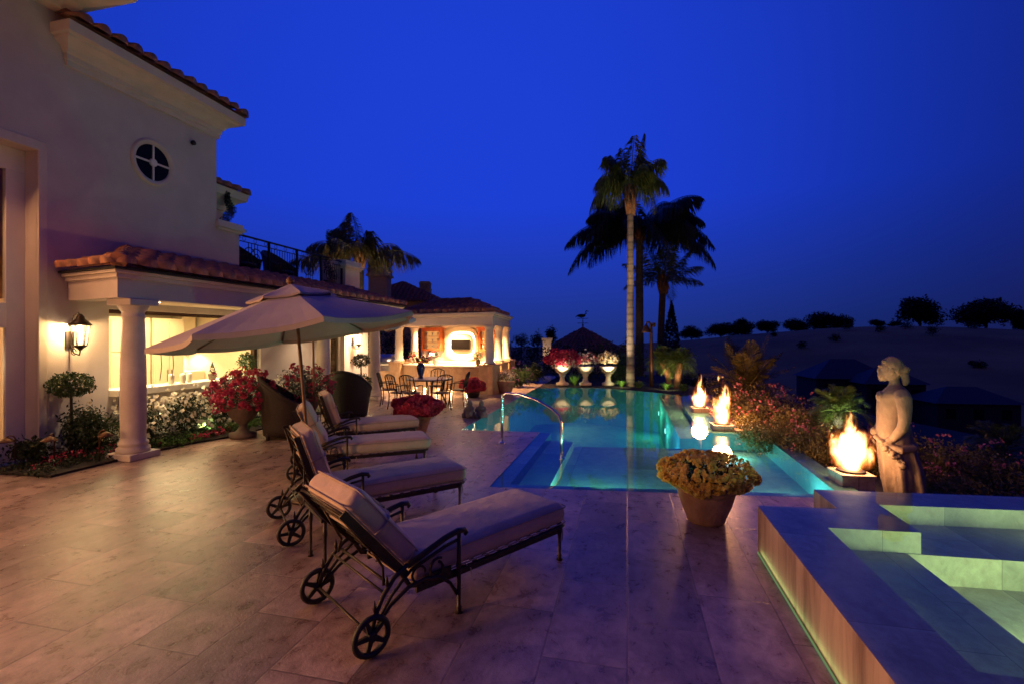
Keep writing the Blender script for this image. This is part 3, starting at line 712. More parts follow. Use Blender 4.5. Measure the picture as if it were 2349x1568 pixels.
# porch
PY0, PY1, PX = 5.68, 15.0, -7.45
b = hm(); b.prism([(PX,PY0),(PX,PY1),(PX-.34,PY1),(PX-.34,PY0+.36),(W,PY0+.64),(W,PY0+.28)], 2.5, 2.80); b.build('porch_beam', M['stucco'], house)
b = hm(); b.prism([(PX+.045,PY0-.05),(PX+.045,PY1+.04),(PX-.3,PY1+.04),(PX-.3,PY0+.3),(W,PY0+.58),(W,PY0+.23)], 2.80, 2.87)
b.prism([(PX+.09,PY0-.10),(PX+.09,PY1+.06),(PX-.25,PY1+.06),(PX-.25,PY0+.25),(W,PY0+.5),(W,PY0+.18)], 2.87, 2.92); b.build('porch_moulding', M['trim'], house, .01)
b = hm(); b.prism([(PX-.34,PY0+.36),(PX-.34,PY1),(W,PY1),(W,PY0+.64)], 2.53, 2.6); b.build('porch_ceiling', M['cream'], house)
b = hm(); b.prism([(PX+.135,PY0-.14),(PX+.135,PY1+.1),(PX+.06,PY1+.1),(PX+.06,PY0-.08),(W,PY0+.2),(W,PY0+.14)], 2.922, 2.955); b.build('gutter', M['ironblack'], house)
b = hm(); pr_ = (1.55) / math.cos(R(17))
tiles(b, (PX+.14,PY0-.14,2.975), (PX+.14,PY1+.1,2.975), (-1, 0, math.tan(R(17))), pr_, 1.3, 1.0, w=.31)
tiles(b, (W,PY0+.15,2.975), (PX+.14,PY0-.14,2.975), (.18, 1, math.tan(R(17)) * 1.15), 1.42, 0, 1.45)
ridge_caps(b, (PX+.12,PY0-.08,3.04), (W+.05,PY0+1.2,3.48), .105)
b.build('porch_roof', M['tile'], house)
b = hm(); b.box(W - .3, 9.5, 3.3, W + .03, 13.9, 3.40); b.build('terrace_kerb', M['trim'], house)
def column(y, x=-7.64, h=2.5):
    b = hm(); b.M = HM @ Matrix.Translation((x, y, 0))
    b.lathe([(.285,.10),(.29,.13),(.285,.17),(.25,.19),(.245,.21),(.262,.23),(.255,.26),(.225,.28),(.215,.34),(.222,.9),(.218,1.4),(.196,2.05),(.188,2.20),(.205,2.215),(.205,2.24),(.19,2.25),(.19,2.30),(.215,2.32),(.26,2.38),(.275,2.40)], 32, sx=.78, sy=.78)
    c = b.build('porch_column', M['column'], house)
    b = hm(); b.M = HM @ Matrix.Translation((x, y, 0)); b.box(-.25,-.25,0,.25,.25,.10); b.build('plinth', M['column'], c, .012)
    b = hm(); b.M = HM @ Matrix.Translation((x, y, 0)); b.box(-.235,-.235,2.40,.235,.235,2.499); b.build('abacus', M['column'], c, .01)
for y in (6.07, 11.0, 13.6): column(y)
for (x, y) in ((-7.98, 6.75), (-7.98, 9.0), (-8.2, 11.6), (-8.2, 14.3)):
    b = hm(); b.M = HM @ Matrix.Translation((x, y, 2.515)); b.lathe([(.075,-.004),(.085,.01),(.05,.016)], 20); d = b.build('downlight', M['trim'], house)
    b = hm(); b.M = HM @ Matrix.Translation((x, y, 2.51)); b.lathe([(.055,-.004),(.055,.0)], 16); b.build('lens', M['spot'], d)
    light('porch_spot', 'SPOT', (x, y, 2.49), 95 if y < 12 else 520, WARM2, .04, rot=(x, y, 0), spot=110 if y < 12 else 150, blend=.8)
# kitchen behind the wide opening
b = hm(); b.box(-13.2, 6.2, 0, -13.0, 12.2, 2.7); b.box(-13.2, 6.0, 0, x0, 6.2, 2.7); b.box(-13.2, 12.0, 0, x0 - .02, 12.2, 2.7); b.box(-13, 6.2, 2.6, x0 - .01, 12.0, 2.7)
b.build('kitchen_wall', M['cream'], house)
b = hm(); b.box(-13, 6.2, .002, x0, 12.0, .02); b.build('kitchen_floor', M['deck'], house)
b = hm(); b.box(W - .30, 6.6, .86, W + .20, 10.2, .985); b.build('kitchen_sill', M['counterstone'], house, .01)
b = hm(); b.box(W - .2, 6.6, 2.33, W - .1, 10.2, 2.40); b.box(W - .2, 10.1, .99, W - .1, 10.2, 2.33); b.build('opening_frame', M['darkwood'], house)
light('kitchen_lamp', 'AREA', (-10.9, 8.9, 2.55), 290, (1, .76, .36), 2.4, rot=(-10.9, 8.9, 0), sy=4)
for y in (6.95, 7.7, 8.5, 9.3): light('counter_spot', 'SPOT', (W - .05, y, 2.3), 200, WARM2, .03, rot=(W - .05, y, 0), spot=60, blend=.5)
b = hm(); b.box(-9.6, 12.9, .0, -9.55, 14.2, 2.3); b.build('hall_wall', M['win'], house)
b = hm(); b.box(W - .2, 13.1, .02, W - .14, 13.2, 2.25); b.box(W - .2, 13.75, .02, W - .14, 13.85, 2.25); b.box(W - .2, 13.2, 2.13, W - .14, 13.75, 2.25); b.box(W - .2, 13.2, .02, W - .14, 13.75, .2); dd = b.build('side_door', M['white'], house)
b = hm(); b.box(W - .18, 13.2, .2, W - .16, 13.75, 2.13); b.build('pane', M['glass'], dd)
# wrought iron terrace railing
b = hm(); xr = W - .12; y0, y1 = 9.55, 13.88
b.tube([(xr,y0,4.34),(xr,y1,4.34)], .025, 6); b.tube([(xr,y0,4.20),(xr,y1,4.20)], .012, 6); b.tube([(xr,y0,3.50),(xr,y1,3.50)], .016, 6)
n = 44
for i in range(n + 1):
    y = y0 + (y1 - y0) * i / n; big = i % 11 == 0
    if big: b.box(xr-.025, y-.025, 3.4, xr+.025, y+.025, 4.36)
    elif 3 < (i % 22) < 8 or (i % 22) > 10: b.tube([(xr,y,3.5),(xr,y,4.2)], .009, 5)
for yc in (y0 + (y1-y0)*.125*1.0, y0 + (y1-y0)*.62, y0 + (y1-y0)*.86):
    for sg in (-1, 1):
        b.tube([(xr, yc + sg*(.04 + .20*(1 - k/26))*math.cos(k*.42) * .9 + sg*.1, 3.86 + .26*(1 - k/30)*math.sin(k*.42)) for k in range(26)], .013, 5)
for i in range(12):
    y = y0 + .25 + i * .36; b.tube([(xr, y + .05*math.cos(a*.7), 4.27 + .05*math.sin(a*.7)) for a in range(9)], .007, 4, closed=True)
b.build('terrace_railing', M['ironblack'], house)

# ================================================================== PAVILION
FR, FL, BR, BL = (-4.43,15.70), (-8.53,16.67), (-4.75,19.5), (-9.0,20.3)
def lerp2(a, b, t): return (a[0] + (b[0]-a[0])*t, a[1] + (b[1]-a[1])*t)
pc = ((FR[0]+FL[0]+BR[0]+BL[0])/4, (FR[1]+FL[1]+BR[1]+BL[1])/4)
def grow(k, z=None): return [lerp2(pc, p, k) for p in (FR, FL, BL, BR)]
pav = thing('pool_pavilion', 'open sided white bar pavilion glowing behind the pool with a tiled hip roof', 'pavilion', (pc[0], pc[1], 0))
PM = Matrix.Translation((-pc[0], -pc[1], 0))
def pm(): b = MB(); b.M = PM.copy(); return b
b = pm()
def ringbeam(b, ko, ki, za, zb):
    o, i = grow(ko), grow(ki)
    for k in range(4):
        j = (k + 1) % 4; b.prism([o[k], i[k], i[j], o[j]], za, zb)
ringbeam(b, 1.0, .88, 2.32, 2.62); b.build('beam', M['stucco'], pav)
b = pm(); ringbeam(b, 1.03, .9, 2.62, 2.68); ringbeam(b, 1.06, .9, 2.68, 2.75); b.build('cornice', M['trim'], pav, .008)
b = pm(); b.prism(grow(.89), 2.52, 2.6); b.build('ceiling', M['cream'], pav)
b = pm(); q = grow(.95); pk0 = (pc[0]+.75, pc[1]-.1, 3.34); pk1 = (pc[0]-.75, pc[1]+.1, 3.34)
def slope(b, A, B, P0, P1):
    A, B, P0, P1 = map(Vector, (A, B, P0, P1)); e = (B - A).normalized(); L = (B - A).length
    m = (P0 + P1) / 2; up = (m - A) - e * (m - A).dot(e); T = up.length
    tiles(b, A, B, up, T, max(.05, (P0 - A).dot(e)), max(.05, L - (P1 - A).dot(e)), w=.33)
zq = 2.77; Q = [(p[0], p[1], zq) for p in q]
slope(b, Q[1], Q[0], pk1, pk0); slope(b, Q[0], Q[3], pk0, pk0); slope(b, Q[3], Q[2], pk0, pk1); slope(b, Q[2], Q[1], pk1, pk1)
ridge_caps(b, Q[0], pk0); ridge_caps(b, Q[1], pk1); ridge_caps(b, Q[2], pk1); ridge_caps(b, Q[3], pk0); ridge_caps(b, pk0, pk1)
b.build('roof', M['tile'], pav)
k9 = grow(.93)
for p in (k9[0], k9[1], lerp2(k9[1], k9[2], .55), k9[2], k9[3], lerp2(k9[0], k9[3], .5)):
    b = pm(); b.M = PM @ Matrix.Translation((p[0], p[1], 0))
    b.lathe([(.20,1.0),(.21,1.04),(.185,1.07),(.15,1.10),(.148,1.5),(.135,2.15),(.15,2.18),(.175,2.24),(.2,2.32)], 20)
    c = b.build('pavilion_column', M['column'], pav)
    b = pm(); b.M = PM @ Matrix.Translation((p[0], p[1], 0)) @ Matrix.Rotation(-.23, 4, 'Z'); b.box(-.27,-.27,0,.27,.27,.94); b.box(-.30,-.30,.94,.30,.30,1.0); b.build('pedestal', M['barfront'], c, .012)
bk = [lerp2(k9[2], k9[3], .10), k9[3]]
bd = Vector((bk[1][0]-bk[0][0], bk[1][1]-bk[0][1], 0)); bl = bd.length; bd.normalize(); bn = Vector((bd.y, -bd.x, 0))
BX = Matrix(((bd.x, bn.x, 0, bk[0][0]), (bd.y, bn.y, 0, bk[0][1]), (0, 0, 1, 0), (0, 0, 0, 1)))      # local: x along back wall, y towards viewer
def bm_(): b = MB(); b.M = PM @ BX; return b
b = bm_(); b.box(0,-.15,0,bl,.0,2.52); b.build('back_wall', M['cream'], pav)
# which x along the wall does a bearing meet
def wx(px):
    d = ray(px, 774); o = Vector((bk[0][0], bk[0][1], 0)); n = bn
    t = (o.dot(n)) / (d[0]*n.x + d[1]*n.y); return (Vector((d[0]*t, d[1]*t, 0)) - o).dot(bd)
tvc = wx(1061)
# oval niche lit from behind around the screen
def oval(rx, rz, n=40, f=.62): return [(tvc + rx*math.copysign(abs(math.cos(a))**f, math.cos(a)), 1.62 + rz*math.copysign(abs(math.sin(a))**f, math.sin(a))) for a in [2*math.pi*k/n for k in range(n)]]
b = bm_(); o1, o2 = oval(.66,.53), oval(.55,.44); n = 40
b.add([(x,.02,z) for x,z in o1] + [(x,.02,z) for x,z in o2], [(k,(k+1)%n,n+(k+1)%n,n+k) for k in range(n)]); b.build('cove_light', M['cove'], pav)
b = bm_(); o3, o4 = oval(.82,.72), oval(.68,.56)
vs = [(x,.004,z) for x,z in o3]+[(x,.12,z) for x,z in o3]+[(x,.12,z) for x,z in o4]+[(x,.004,z) for x,z in o4]
b.add(vs, [(r*n+k, r*n+(k+1)%n, (r+1)*n+(k+1)%n, (r+1)*n+k) for r in range(3) for k in range(n)]); b.build('niche_surround', M['cream'], pav)
b = bm_(); o5 = oval(.50,.39); b.add([(x,.06,z) for x,z in o5]+[(x,.09,z) for x,z in o5], [(k,(k+1)%n,n+(k+1)%n,n+k) for k in range(n)]+[tuple(range(n,2*n))]); b.build('niche_panel', M['cream'], pav)
def cabinet(px0, px1, zlo, zhi):
    xa, xb = wx(px0), wx(px1); b = bm_(); t_ = .09
    b.box(xa,.004,zlo,xa+t_,.30,zhi); b.box(xb-t_,.004,zlo,xb,.30,zhi); b.box(xa+t_,.004,zhi-t_,xb-t_,.30,zhi); b.box(xa+t_,.004,zlo,xb-t_,.30,zlo+t_); b.box(xa+t_,.004,zlo+t_,xb-t_,.02,zhi-t_)
    b.box(xa-.04,.003,zhi,xb+.04,.34,zhi+.07)
    c = b.build('wall_cabinet', M['redwood'], pav, .008)
    b = bm_()
    for z in (zlo + (zhi-zlo)*.38, zlo + (zhi-zlo)*.66): b.box(xa+t_,.03,z,xb-t_,.26,z+.02)
    b.build('shelf', M['redwood'], c)
    b = bm_(); b.box(xa+t_,.022,zlo+t_,xb-t_,.03,zhi-t_); b.build('glow_panel', emis('cabinet_back', (1,.42,.12), .8), c)
    for z in (zlo+t_, zlo + (zhi-zlo)*.38+.02, zlo + (zhi-zlo)*.66+.02):
        for q_ in range(3):
            b = bm_(); xx = xa + t_ + (xb-xa-2*t_) * (q_+.5)/3; b.lathe([(.03,0),(.008,.01),(.008,.06),(.04,.1),(.035,.16)], 8, (xx,.14,z)); b.build('wine_glass', M['counterstone'], c)
cabinet(974,1019,1.32,2.26); cabinet(1103,1140,1.32,2.26)
b = pm(); ct = [lerp2(k9[1],k9[0],.02), lerp2(k9[1],k9[0],.98)]; nn = 14
fo = Vector((ct[1][0]-ct[0][0], ct[1][1]-ct[0][1], 0)).normalized(); fn = Vector((fo.y, -fo.x, 0))
cur = lambda u, off: (ct[0][0]+(ct[1][0]-ct[0][0])*u + fn.x*(off + .34*math.sin(math.pi*u)), ct[0][1]+(ct[1][1]-ct[0][1])*u + fn.y*(off + .34*math.sin(math.pi*u)))
def arcbar(b, o0, o1, za, zb, u0=.04, u1=.97):
    us = [u0 + (u1-u0)*k/nn for k in range(nn+1)]; b.prism([cur(u,o0) for u in us] + [cur(u,o1) for u in us[::-1]], za, zb)
arcbar(b, .0, -.25, .12, .88); b.build('bar_front', M['barfront'], pav)
b = pm(); arcbar(b, -.06, -.2, .0, .12); b.build('toe_kick', M['barfront'], pav)
b = pm(); arcbar(b, .06, -.55, .88, .93); b.build('bar_top', M['counterstone'], pav, .008)
for u in (.2,.35,.5,.65,.8):
    p = cur(u, -.03); light('toe_light', 'POINT', (p[0], p[1], .06), 6.0, WARM2, .03)
b = bm_(); b.box(.2,.003,.0,bl-.1,.6,.9); b.build('back_counter', M['counterstone'], pav)
for u, v in ((.16,.55),(.38,.15),(.40,.8),(.62,.5),(.82,.2),(.84,.75)):
    p = lerp2(lerp2(k9[1],k9[0],u), lerp2(k9[2],k9[3],u), v)
    b = pm(); b.M = PM @ Matrix.Translation((p[0],p[1],2.5)); b.lathe([(.07,-.012),(.08,.01),(.05,.018)], 16); b.build('downlight', M['spot'], pav)
    light('pavilion_spot', 'SPOT', (p[0],p[1],2.47), 1350, (1,.58,.24), .05, rot=(p[0],p[1],0), spot=120, blend=.7)
# ================================================================== LOUNGERS
def rrect(w, h, r, n=5):
    out = []
    for cx, cy, a0 in ((w-r, h-r, 0), (-w+r, h-r, 90), (-w+r, -h+r, 180), (w-r, -h+r, 270)):
        for k in range(n):
            a = R(a0 + 90 * k / (n - 1)); out.append((cx + r*math.cos(a), cy + r*math.sin(a)))
    return out
def cushion(name, L, w, th, mat, root, Mx, piping=True, roll=0.0):
    b = MB(); b.M = Mx; rings = []; m = 26
    us = [.07 / L * (1 - math.cos(k * math.pi / 12)) for k in range(7)]; us = us + [us[-1] + (1 - 2 * us[-1]) * k / 22 for k in range(1, 22)] + [1 - q for q in us[::-1]]
    for u in us:
        x = u * L; e = min(u, 1 - u) * L; rr = .07
        k = 1 if e >= rr else math.sqrt(max(0, 1 - (1 - e / rr) ** 2)) * .16 + .84
        kz = 1 if e >= rr else math.sqrt(max(0, 1 - (1 - e / rr) ** 2)) * .55 + .45
        puff = 1 + .05 * math.sin(u * math.pi * 3) ** 2 + .012 * math.sin(u * 41)
        rings.append([(x, p[0] * k, th/2 + p[1] * kz * (puff if p[1] > 0 else 1) + roll * (u ** 3)) for p in rrect(w, th / 2, th * .42)])
    b.loft(rings); o = b.build(name, M[mat], root)
    if piping:
        b = MB(); b.M = Mx
        for zz in (.82, .12):
            P = [(x, y, th * zz + roll * (max(0, x / L) ** 3)) for x, y in [(L/2 + q[0], q[1]) for q in rrect(L/2 + .002, w + .002, .05, 5)]]
            b.tube(P, .006, 5, closed=True)
        b.build('piping', M['piping'], o)
    return o
def lounger(label, loc, rz, rec, sc):
    root = thing('sun_lounger', label, 'sun lounger', loc, rz, 'wheeled sun loungers in a fan beside the pool'); root.scale = (sc,) * 3
    b = MB()
    for sg in (-1, 1):
        y = sg * .335
        b.tube([(.24,y,.40),(.30,y,.30),(.42,y,.265),(1.0,y,.265),(1.78,y,.275),(1.83,y,.285)], .017, 6)
        b.box(.35,y-.012,.235,1.80,y+.012,.28)
        b.tube([(.27, sg*.36,.44),(.42, sg*.37,.50),(.55, sg*.375,.545),(.66, sg*.375,.565),(.72, sg*.375,.555),(.735, sg*.375,.535),(.72, sg*.375,.52)], [.018,.02,.021,.021,.02,.016,.012], 8)     # arm
        b.tube([(.30, sg*.36,.41),(.44, sg*.37,.455),(.56, sg*.372,.49),(.66, sg*.373,.505)], .012, 6)
        b.tube([(.36 + .05*math.cos(a*.5), sg*.355, .36 + .05*math.sin(a*.5)) for a in range(11)], .009, 5)   # scroll under the arm
        b.tube([(.50 + .065*math.cos(a*.5+1)*(1-a*.03), sg*.36, .355 + .07*math.sin(a*.5+1)*(1-a*.03)) for a in range(14)], .010, 5)
        b.box(.40, sg*.35-.008, .27, .62, sg*.35+.008, .33)
    for x in [.5 + .12 * k for k in range(11)]: b.box(x,-.33,.262,x+.03,.33,.272)
    b.tube([(1.83,-.335,.285),(1.83,.335,.285)], .016, 6)
    b.build('frame', M['iron'], root)
    for sg in (-1, 1):
        b = MB(); y = sg * .335
        b.lathe([(.012,.27),(.022,.24),(.018,.22),(.014,.18),(.013,.05),(.022,.035),(.016,.02),(.03,.0)][::-1], 10, (1.78, y, 0)); b.build('leg', M['iron'], root)
        b = MB(); b.lathe([(.032,.0),(.018,.02),(.024,.035),(.014,.05),(.016,.3),(.02,.33),(.015,.36),(.015,.55)], 10, (.67, sg*.375, 0))
        b.tube([(.02,sg*.385,.13),(.14,sg*.37,.24),(.28,sg*.36,.305),(.40,sg*.36,.315),(.52,sg*.365,.29),(.60,sg*.37,.225),(.655,sg*.373,.13)], .013, 6)
        b.build('leg', M['iron'], root)
        b = MB()     # curved carrier from wheel hub to the arm root
        b.tube([(.0,sg*.39,.12),(.03,sg*.385,.22),(.09,sg*.375,.32),(.17,sg*.365,.40),(.27,sg*.36,.45)], .015, 6)
        b.tube([(.03,sg*.39,.13),(.08,sg*.38,.22),(.15,sg*.372,.30),(.24,sg*.365,.37),(.30,sg*.36,.41)], .011, 6)
        b.lathe([(.004,.0),(.014,.03),(.002,.08)], 6, (.03,sg*.385,.24)); b.lathe([(.004,.0),(.014,.03),(.002,.08)], 6, (.12,sg*.37,.36))
        b.build('wheel_carrier', M['iron'], root)
        w = MB(); w.M = Matrix.Translation((0, sg*.405, .127)) @ Matrix.Rotation(R(90), 4, 'X')
        w.tube([(.108*math.cos(a), .108*math.sin(a), 0) for a in [2*math.pi*k/32 for k in range(32)]], .0185, 8, closed=True)
        wo = w.build('wheel', M['black'], root)
        w = MB(); w.M = Matrix.Translation((0, sg*.405, .127)) @ Matrix.Rotation(R(90), 4, 'X')
        w.lathe([(.02,-.024),(.03,-.02),(.03,.02),(.02,.024)], 14)
        for k in range(5):
            a = 2*math.pi*k/5 + .4 + sg
            c, s_ = math.cos(a), math.sin(a); q = (-s_, c)
            w.add([(c*.02+q[0]*.017,s_*.02+q[1]*.017,-.009),(c*.02-q[0]*.017,s_*.02-q[1]*.017,-.009),(c*.1-q[0]*.011,s_*.1-q[1]*.011,-.009),(c*.1+q[0]*.011,s_*.1+q[1]*.011,-.009),
                   (c*.02+q[0]*.017,s_*.02+q[1]*.017,.009),(c*.02-q[0]*.017,s_*.02-q[1]*.017,.009),(c*.1-q[0]*.011,s_*.1-q[1]*.011,.009),(c*.1+q[0]*.011,s_*.1+q[1]*.011,.009)],
                  [(3,2,1,0),(4,5,6,7),(0,1,5,4),(1,2,6,5),(2,3,7,6),(3,0,4,7)])
        w.build('spokes', M['black'], wo)
    b = MB(); b.tube([(0,-.41,.127),(0,.41,.127)], .010, 6); b.tube([(.14,-.37,.375),(.14,.37,.375)], .010, 6); b.tube([(.10,-.375,.335),(.10,.375,.335)], .008, 6)
    b.build('axle', M['iron'], root)
    c, s_ = math.cos(rec), math.sin(rec); hx, hz = .27, .385
    b = MB()
    def bp(u, y, n=0): return (hx - u*c + n*s_, y, hz + u*s_ + n*c)
    for sg in (-1, 1):
        b.tube([bp(0, sg*.33), bp(.3, sg*.33), bp(.5, sg*.33), bp(.63, sg*.33)], .014, 6)
        b.tube([bp(.02, sg*.33, -.02), bp(.33, sg*.33, -.035), bp(.63, sg*.33, -.02)], .010, 6)
        b.tube([bp(.42, sg*.28), (hx - .14, sg*.30, .46), (.12, sg*.33, .36)], .009, 6)
    for sg in (-1, 1): b.loft([[bp(u, sg*.355 + q*.006, n_) for q, n_ in ((-1,-.03),(1,-.03),(1,.022),(-1,.022))] for u in (0,.2,.42,.655)], smooth=False)
    for u in [.05 + .0965*k for k in range(7)]: b.tube([bp(u, -.33), bp(u, .33)], .008, 5)
    b.build('backrest', M['iron'], root)
    Mx = Matrix(((-c, 0, s_, hx + .012*s_), (0, 1, 0, 0), (s_, 0, c, hz + .012*c), (0, 0, 0, 1)))
    cushion('back_cushion', .65, .325, .17, 'fabric', root, Mx)
    st = MB(); st.M = Mx; st.tube([(.36, y, z) for y, z in [(a*1.012, .085 + b_*1.07) for a, b_ in rrect(.325,.085,.07)]], .004, 4, closed=True, flat=4); st.build('strap', M['piping'], root)
    cushion('seat_cushion', 1.56, .33, .185, 'fabric', root, Matrix.Translation((.33, 0, .277)))
    b = MB()
    for y in (-.335, .335): b.tube([(1.80,y,.30),(1.815,y*1.02,.22),(1.80,y*1.03,.16)], .006, 5); b.tube([(.75,y,.30),(.80,y*1.04,.25),(.79,y*1.1,.2)], .005, 5)
    b.build('tie', M['piping'], root)
    return root
lounger('nearest sun lounger with sand cushions and spoked wheels, in the front beside the spa', (-1.82, 2.82, 0), R(57), R(49.5), 1.0)
lounger('second sun lounger from the front, its steep back behind the glass side table', (-3.27, 4.09, 0), R(46.5), R(71), .98)
lounger('third sun lounger from the front, just behind the large parasol pole', (-4.48, 5.86, 0), R(34.5), R(63), .96)
lounger('fourth and farthest sun lounger beside the round backed wicker chair', (-5.23, 7.30, 0), R(42), R(71), .93)
# side table
t_ = thing('side_table', 'small dark metal side table with glass top between the two nearest loungers', 'side table', (-2.38, 3.72, 0), R(50))
b = MB(); 
for x, y in ((-.24,0),(.24,0)): b.box(x-.02,-.26,.44,x+.02,.26,.47)
for y in (-.24,.24): b.box(-.22,y-.02,.44,.22,y+.02,.47)
b.build('frame', M['iron'], t_)
b = MB(); b.box(-.22,-.22,.455,.22,.22,.463); b.build('glass_top', M['darkglass'], t_)
for sx_ in (-1,1):
    for sy_ in (-1,1): b = MB(); b.lathe([(.026,0),(.014,.02),(.02,.035),(.012,.06),(.014,.3),(.02,.33),(.014,.44)], 10, (sx_*.22, sy_*.22, 0)); b.build('leg', M['iron'], t_)

# ================================================================== PARASOLS
def parasol(label, base, Rr, zr, rise, tilt_dir, tilt, az, lean):
    root = thing('parasol', label, 'parasol', base, 0, 'tilted canvas parasols')
    top = Vector((lean[0], lean[1], zr))
    axis = Vector((tilt_dir[0], tilt_dir[1], 0)).normalized().cross(Vector((0, 0, 1))) * -1
    TM = Matrix.Translation(top) @ Matrix.Rotation(tilt, 4, axis)
    up = TM.to_3x3() @ Vector((0, 0, 1))
    b = MB(); b.tube([(0,0,0), top * .5, top, top + up * (rise + .02)], .021, 10); b.build('pole', M['wood'], root)
    b = MB(); b.lathe([(.26,0),(.26,.03),(.22,.06),(.06,.08),(.035,.10),(.03,.3)], 20); b.build('base', M['iron'], root)
    def can(r0, r1, z0, z1, nr, sag, val, name, par, zoff=0, hem=0):
        b = MB(); b.M = TM; nseg = 8; sub = 8; rings = []
        for i in range(nr + 1):
            u = i / nr; rad = r0 + (r1 - r0) * u; zz = z0 + (z1 - z0) * (u ** .92)
            ring = []
            for k in range(nseg * sub):
                a = az + 2*math.pi*k/(nseg*sub); f = (k % sub) / sub; mid = 4*f*(1-f)
                # straight chord between ribs, drooping a little in the middle
                a0 = az + 2*math.pi*(k//sub)/nseg; a1 = a0 + 2*math.pi/nseg
                x = rad*((1-f)*math.cos(a0)+f*math.cos(a1)); y = rad*((1-f)*math.sin(a0)+f*math.sin(a1)); pull = 1 - .055*mid*u
                ring.append((x*pull, y*pull, zz - sag*mid*(u**1.2)*rad - .004*math.sin(9*f+7*u)*u))
            rings.append(ring)
        n = nseg*sub; vs = [p for r in rings for p in r]
        fs = [(i*n+k, i*n+(k+1)%n, (i+1)*n+(k+1)%n, (i+1)*n+k) for i in range(nr) for k in range(n)]
        b.add(vs, fs, 0, False)
        if hem:
            last = rings[-1]; m_ = [(x*1.003, y*1.003, z-hem) for x, y, z in last]
            b.add(last + m_, [(k, (k+1)%n, n+(k+1)%n, n+k) for k in range(n)], 0, False)
        o = b.build(name, M['canopy'], par); s = o.modifiers.new('solid', 'SOLIDIFY'); s.thickness = .004; return o
    c = can(.22, Rr, rise*.80, 0, 10, .028, 0, 'canopy', root, hem=.05)
    can(.015, Rr*.34, rise, rise*.70, 5, .04, 0, 'vent_flap', c, hem=.02)
    for k in range(8):
        a = az + 2*math.pi*k/8; b = MB(); b.M = TM
        b.tube([(.03*math.cos(a),.03*math.sin(a),rise*.86),(Rr*.5*math.cos(a),Rr*.5*math.sin(a),rise*.42-.01),(Rr*.985*math.cos(a),Rr*.985*math.sin(a),-.012)], .010, 5)
        b.tube([(.03*math.cos(a),.03*math.sin(a),rise*.22),(Rr*.5*math.cos(a),Rr*.5*math.sin(a),rise*.42-.02)], .007, 5)
        b.build('rib', M['wood'], root)
    b = MB(); b.M = TM; b.lathe([(.05,rise*.16),(.055,rise*.2),(.05,rise*.27)], 12); b.build('hub', M['wood'], root)
    b = MB(); b.M = TM; b.lathe([(.02,rise),(.045,rise+.02),(.05,rise+.05),(.03,rise+.09),(.005,rise+.10)], 12); b.build('finial', M['wood'], root)
    b = MB()
    for q in (2.2, 2.35):
        p = TM @ Vector((Rr*math.cos(az+math.pi*.9)*.98, Rr*math.sin(az+math.pi*.9)*.98, -.05))
        b.tube([p + Vector((0, (q-2.2)*1.0, 0)), p + Vector((.01, (q-2.2), -.14)), p + Vector((-.015, (q-2.2), -.30))], .006, 4)
    b.build('tie', M['piping'], root)
    return root
camr = Vector((CS, SN, 0)); camf = Vector((-SN, CS, 0))
pb = AT(716, 5.75)
parasol('large sand canvas parasol leaning over the loungers, its near corner low and left', pb, 1.52, 1.98, .58, camr, R(-8.8), R(13.5 + 22.5 + 10), (AT(684, 5.95) - pb))
pb2 = AT(722, 9.7)
parasol('smaller canvas parasol half hidden behind the large one, by the urn of flowers', pb2, 1.72, 2.06, .50, camr, R(-3), R(20), (AT(718, 9.7) - pb2))

# ================================================================== WICKER CHAIRS
def wicker(label, loc, rz, sc=1):
    root = thing('wicker_chair', label, 'wicker chair', loc, rz, 'brown wicker tub chairs'); root.scale = (sc,)*3
    b = MB(); n = 34; outer = []; inner = []
    rows = 7
    prof = []
    for i in range(n + 1):
        u = i / n * 2 - 1                                  # -1..1 around the U from left arm to right arm
        a = math.pi * (.5 + .5 * u) if False else u * R(128)
        x = -math.cos(a) * .40 + .02; y = math.sin(a) * .42
        h = .60 + .42 * max(0, math.cos(u * 1.75)) ** 1.3
        prof.append((x, y, h, a))
    vs = []
    for j in range(rows + 1):
        v = j / rows
        for (x, y, h, a) in prof:
            fl = .84 + .16 * v + .05 * v * v; vs.append((x * fl, y * fl, .06 + (h - .06) * v))
    m = n + 1
    b.add(vs, [(j*m+k, j*m+k+1, (j+1)*m+k+1, (j+1)*m+k) for j in range(rows) for k in range(n)], 0, True)
    o = b.build('shell', M['wicker'], root); s = o.modifiers.new('solid', 'SOLIDIFY'); s.thickness = .05; s.offset = 0
    b = MB(); b.tube([(x*1.05, y*1.05, h) for (x, y, h, a) in prof], .034, 8); b.build('rim', M['wicker'], root)
    b = MB(); b.lathe([(.33,.05),(.36,.10),(.35,.36),(.30,.38)], 24, (.02,0,0)); b.build('seat', M['wicker'], root)
    b = MB(); b.lathe([(.30,.385),(.335,.41),(.335,.46),(.30,.49)], 24, (.03,0,0)); b.build('cushion', M['wicker'], root)
    for x, y in ((-.25,-.24),(-.25,.24),(.25,-.24),(.25,.24)): b = MB(); b.tube([(x,y,0),(x,y,.12)], .03, 8); b.build('leg', M['wicker'], root)
    return root
w1 = wicker('dark wicker tub chair beside the bed of red flowers, its back to the left', (-6.42, 8.05, 0), R(35), 1.12)
w2 = dup(w1, AT(800, 11.4), R(100), 'dark wicker chair with a round arched back turned to the viewer', None, 1.1)
w3 = dup(w1, (-9.9, 10.7, 3.3), R(5), 'dark wicker chair on the roof terrace nearest the white parapet', None)
w4 = dup(w1, (-10.0, 12.3, 3.3), R(5), 'dark wicker chair on the roof terrace in the middle of the railing', None)

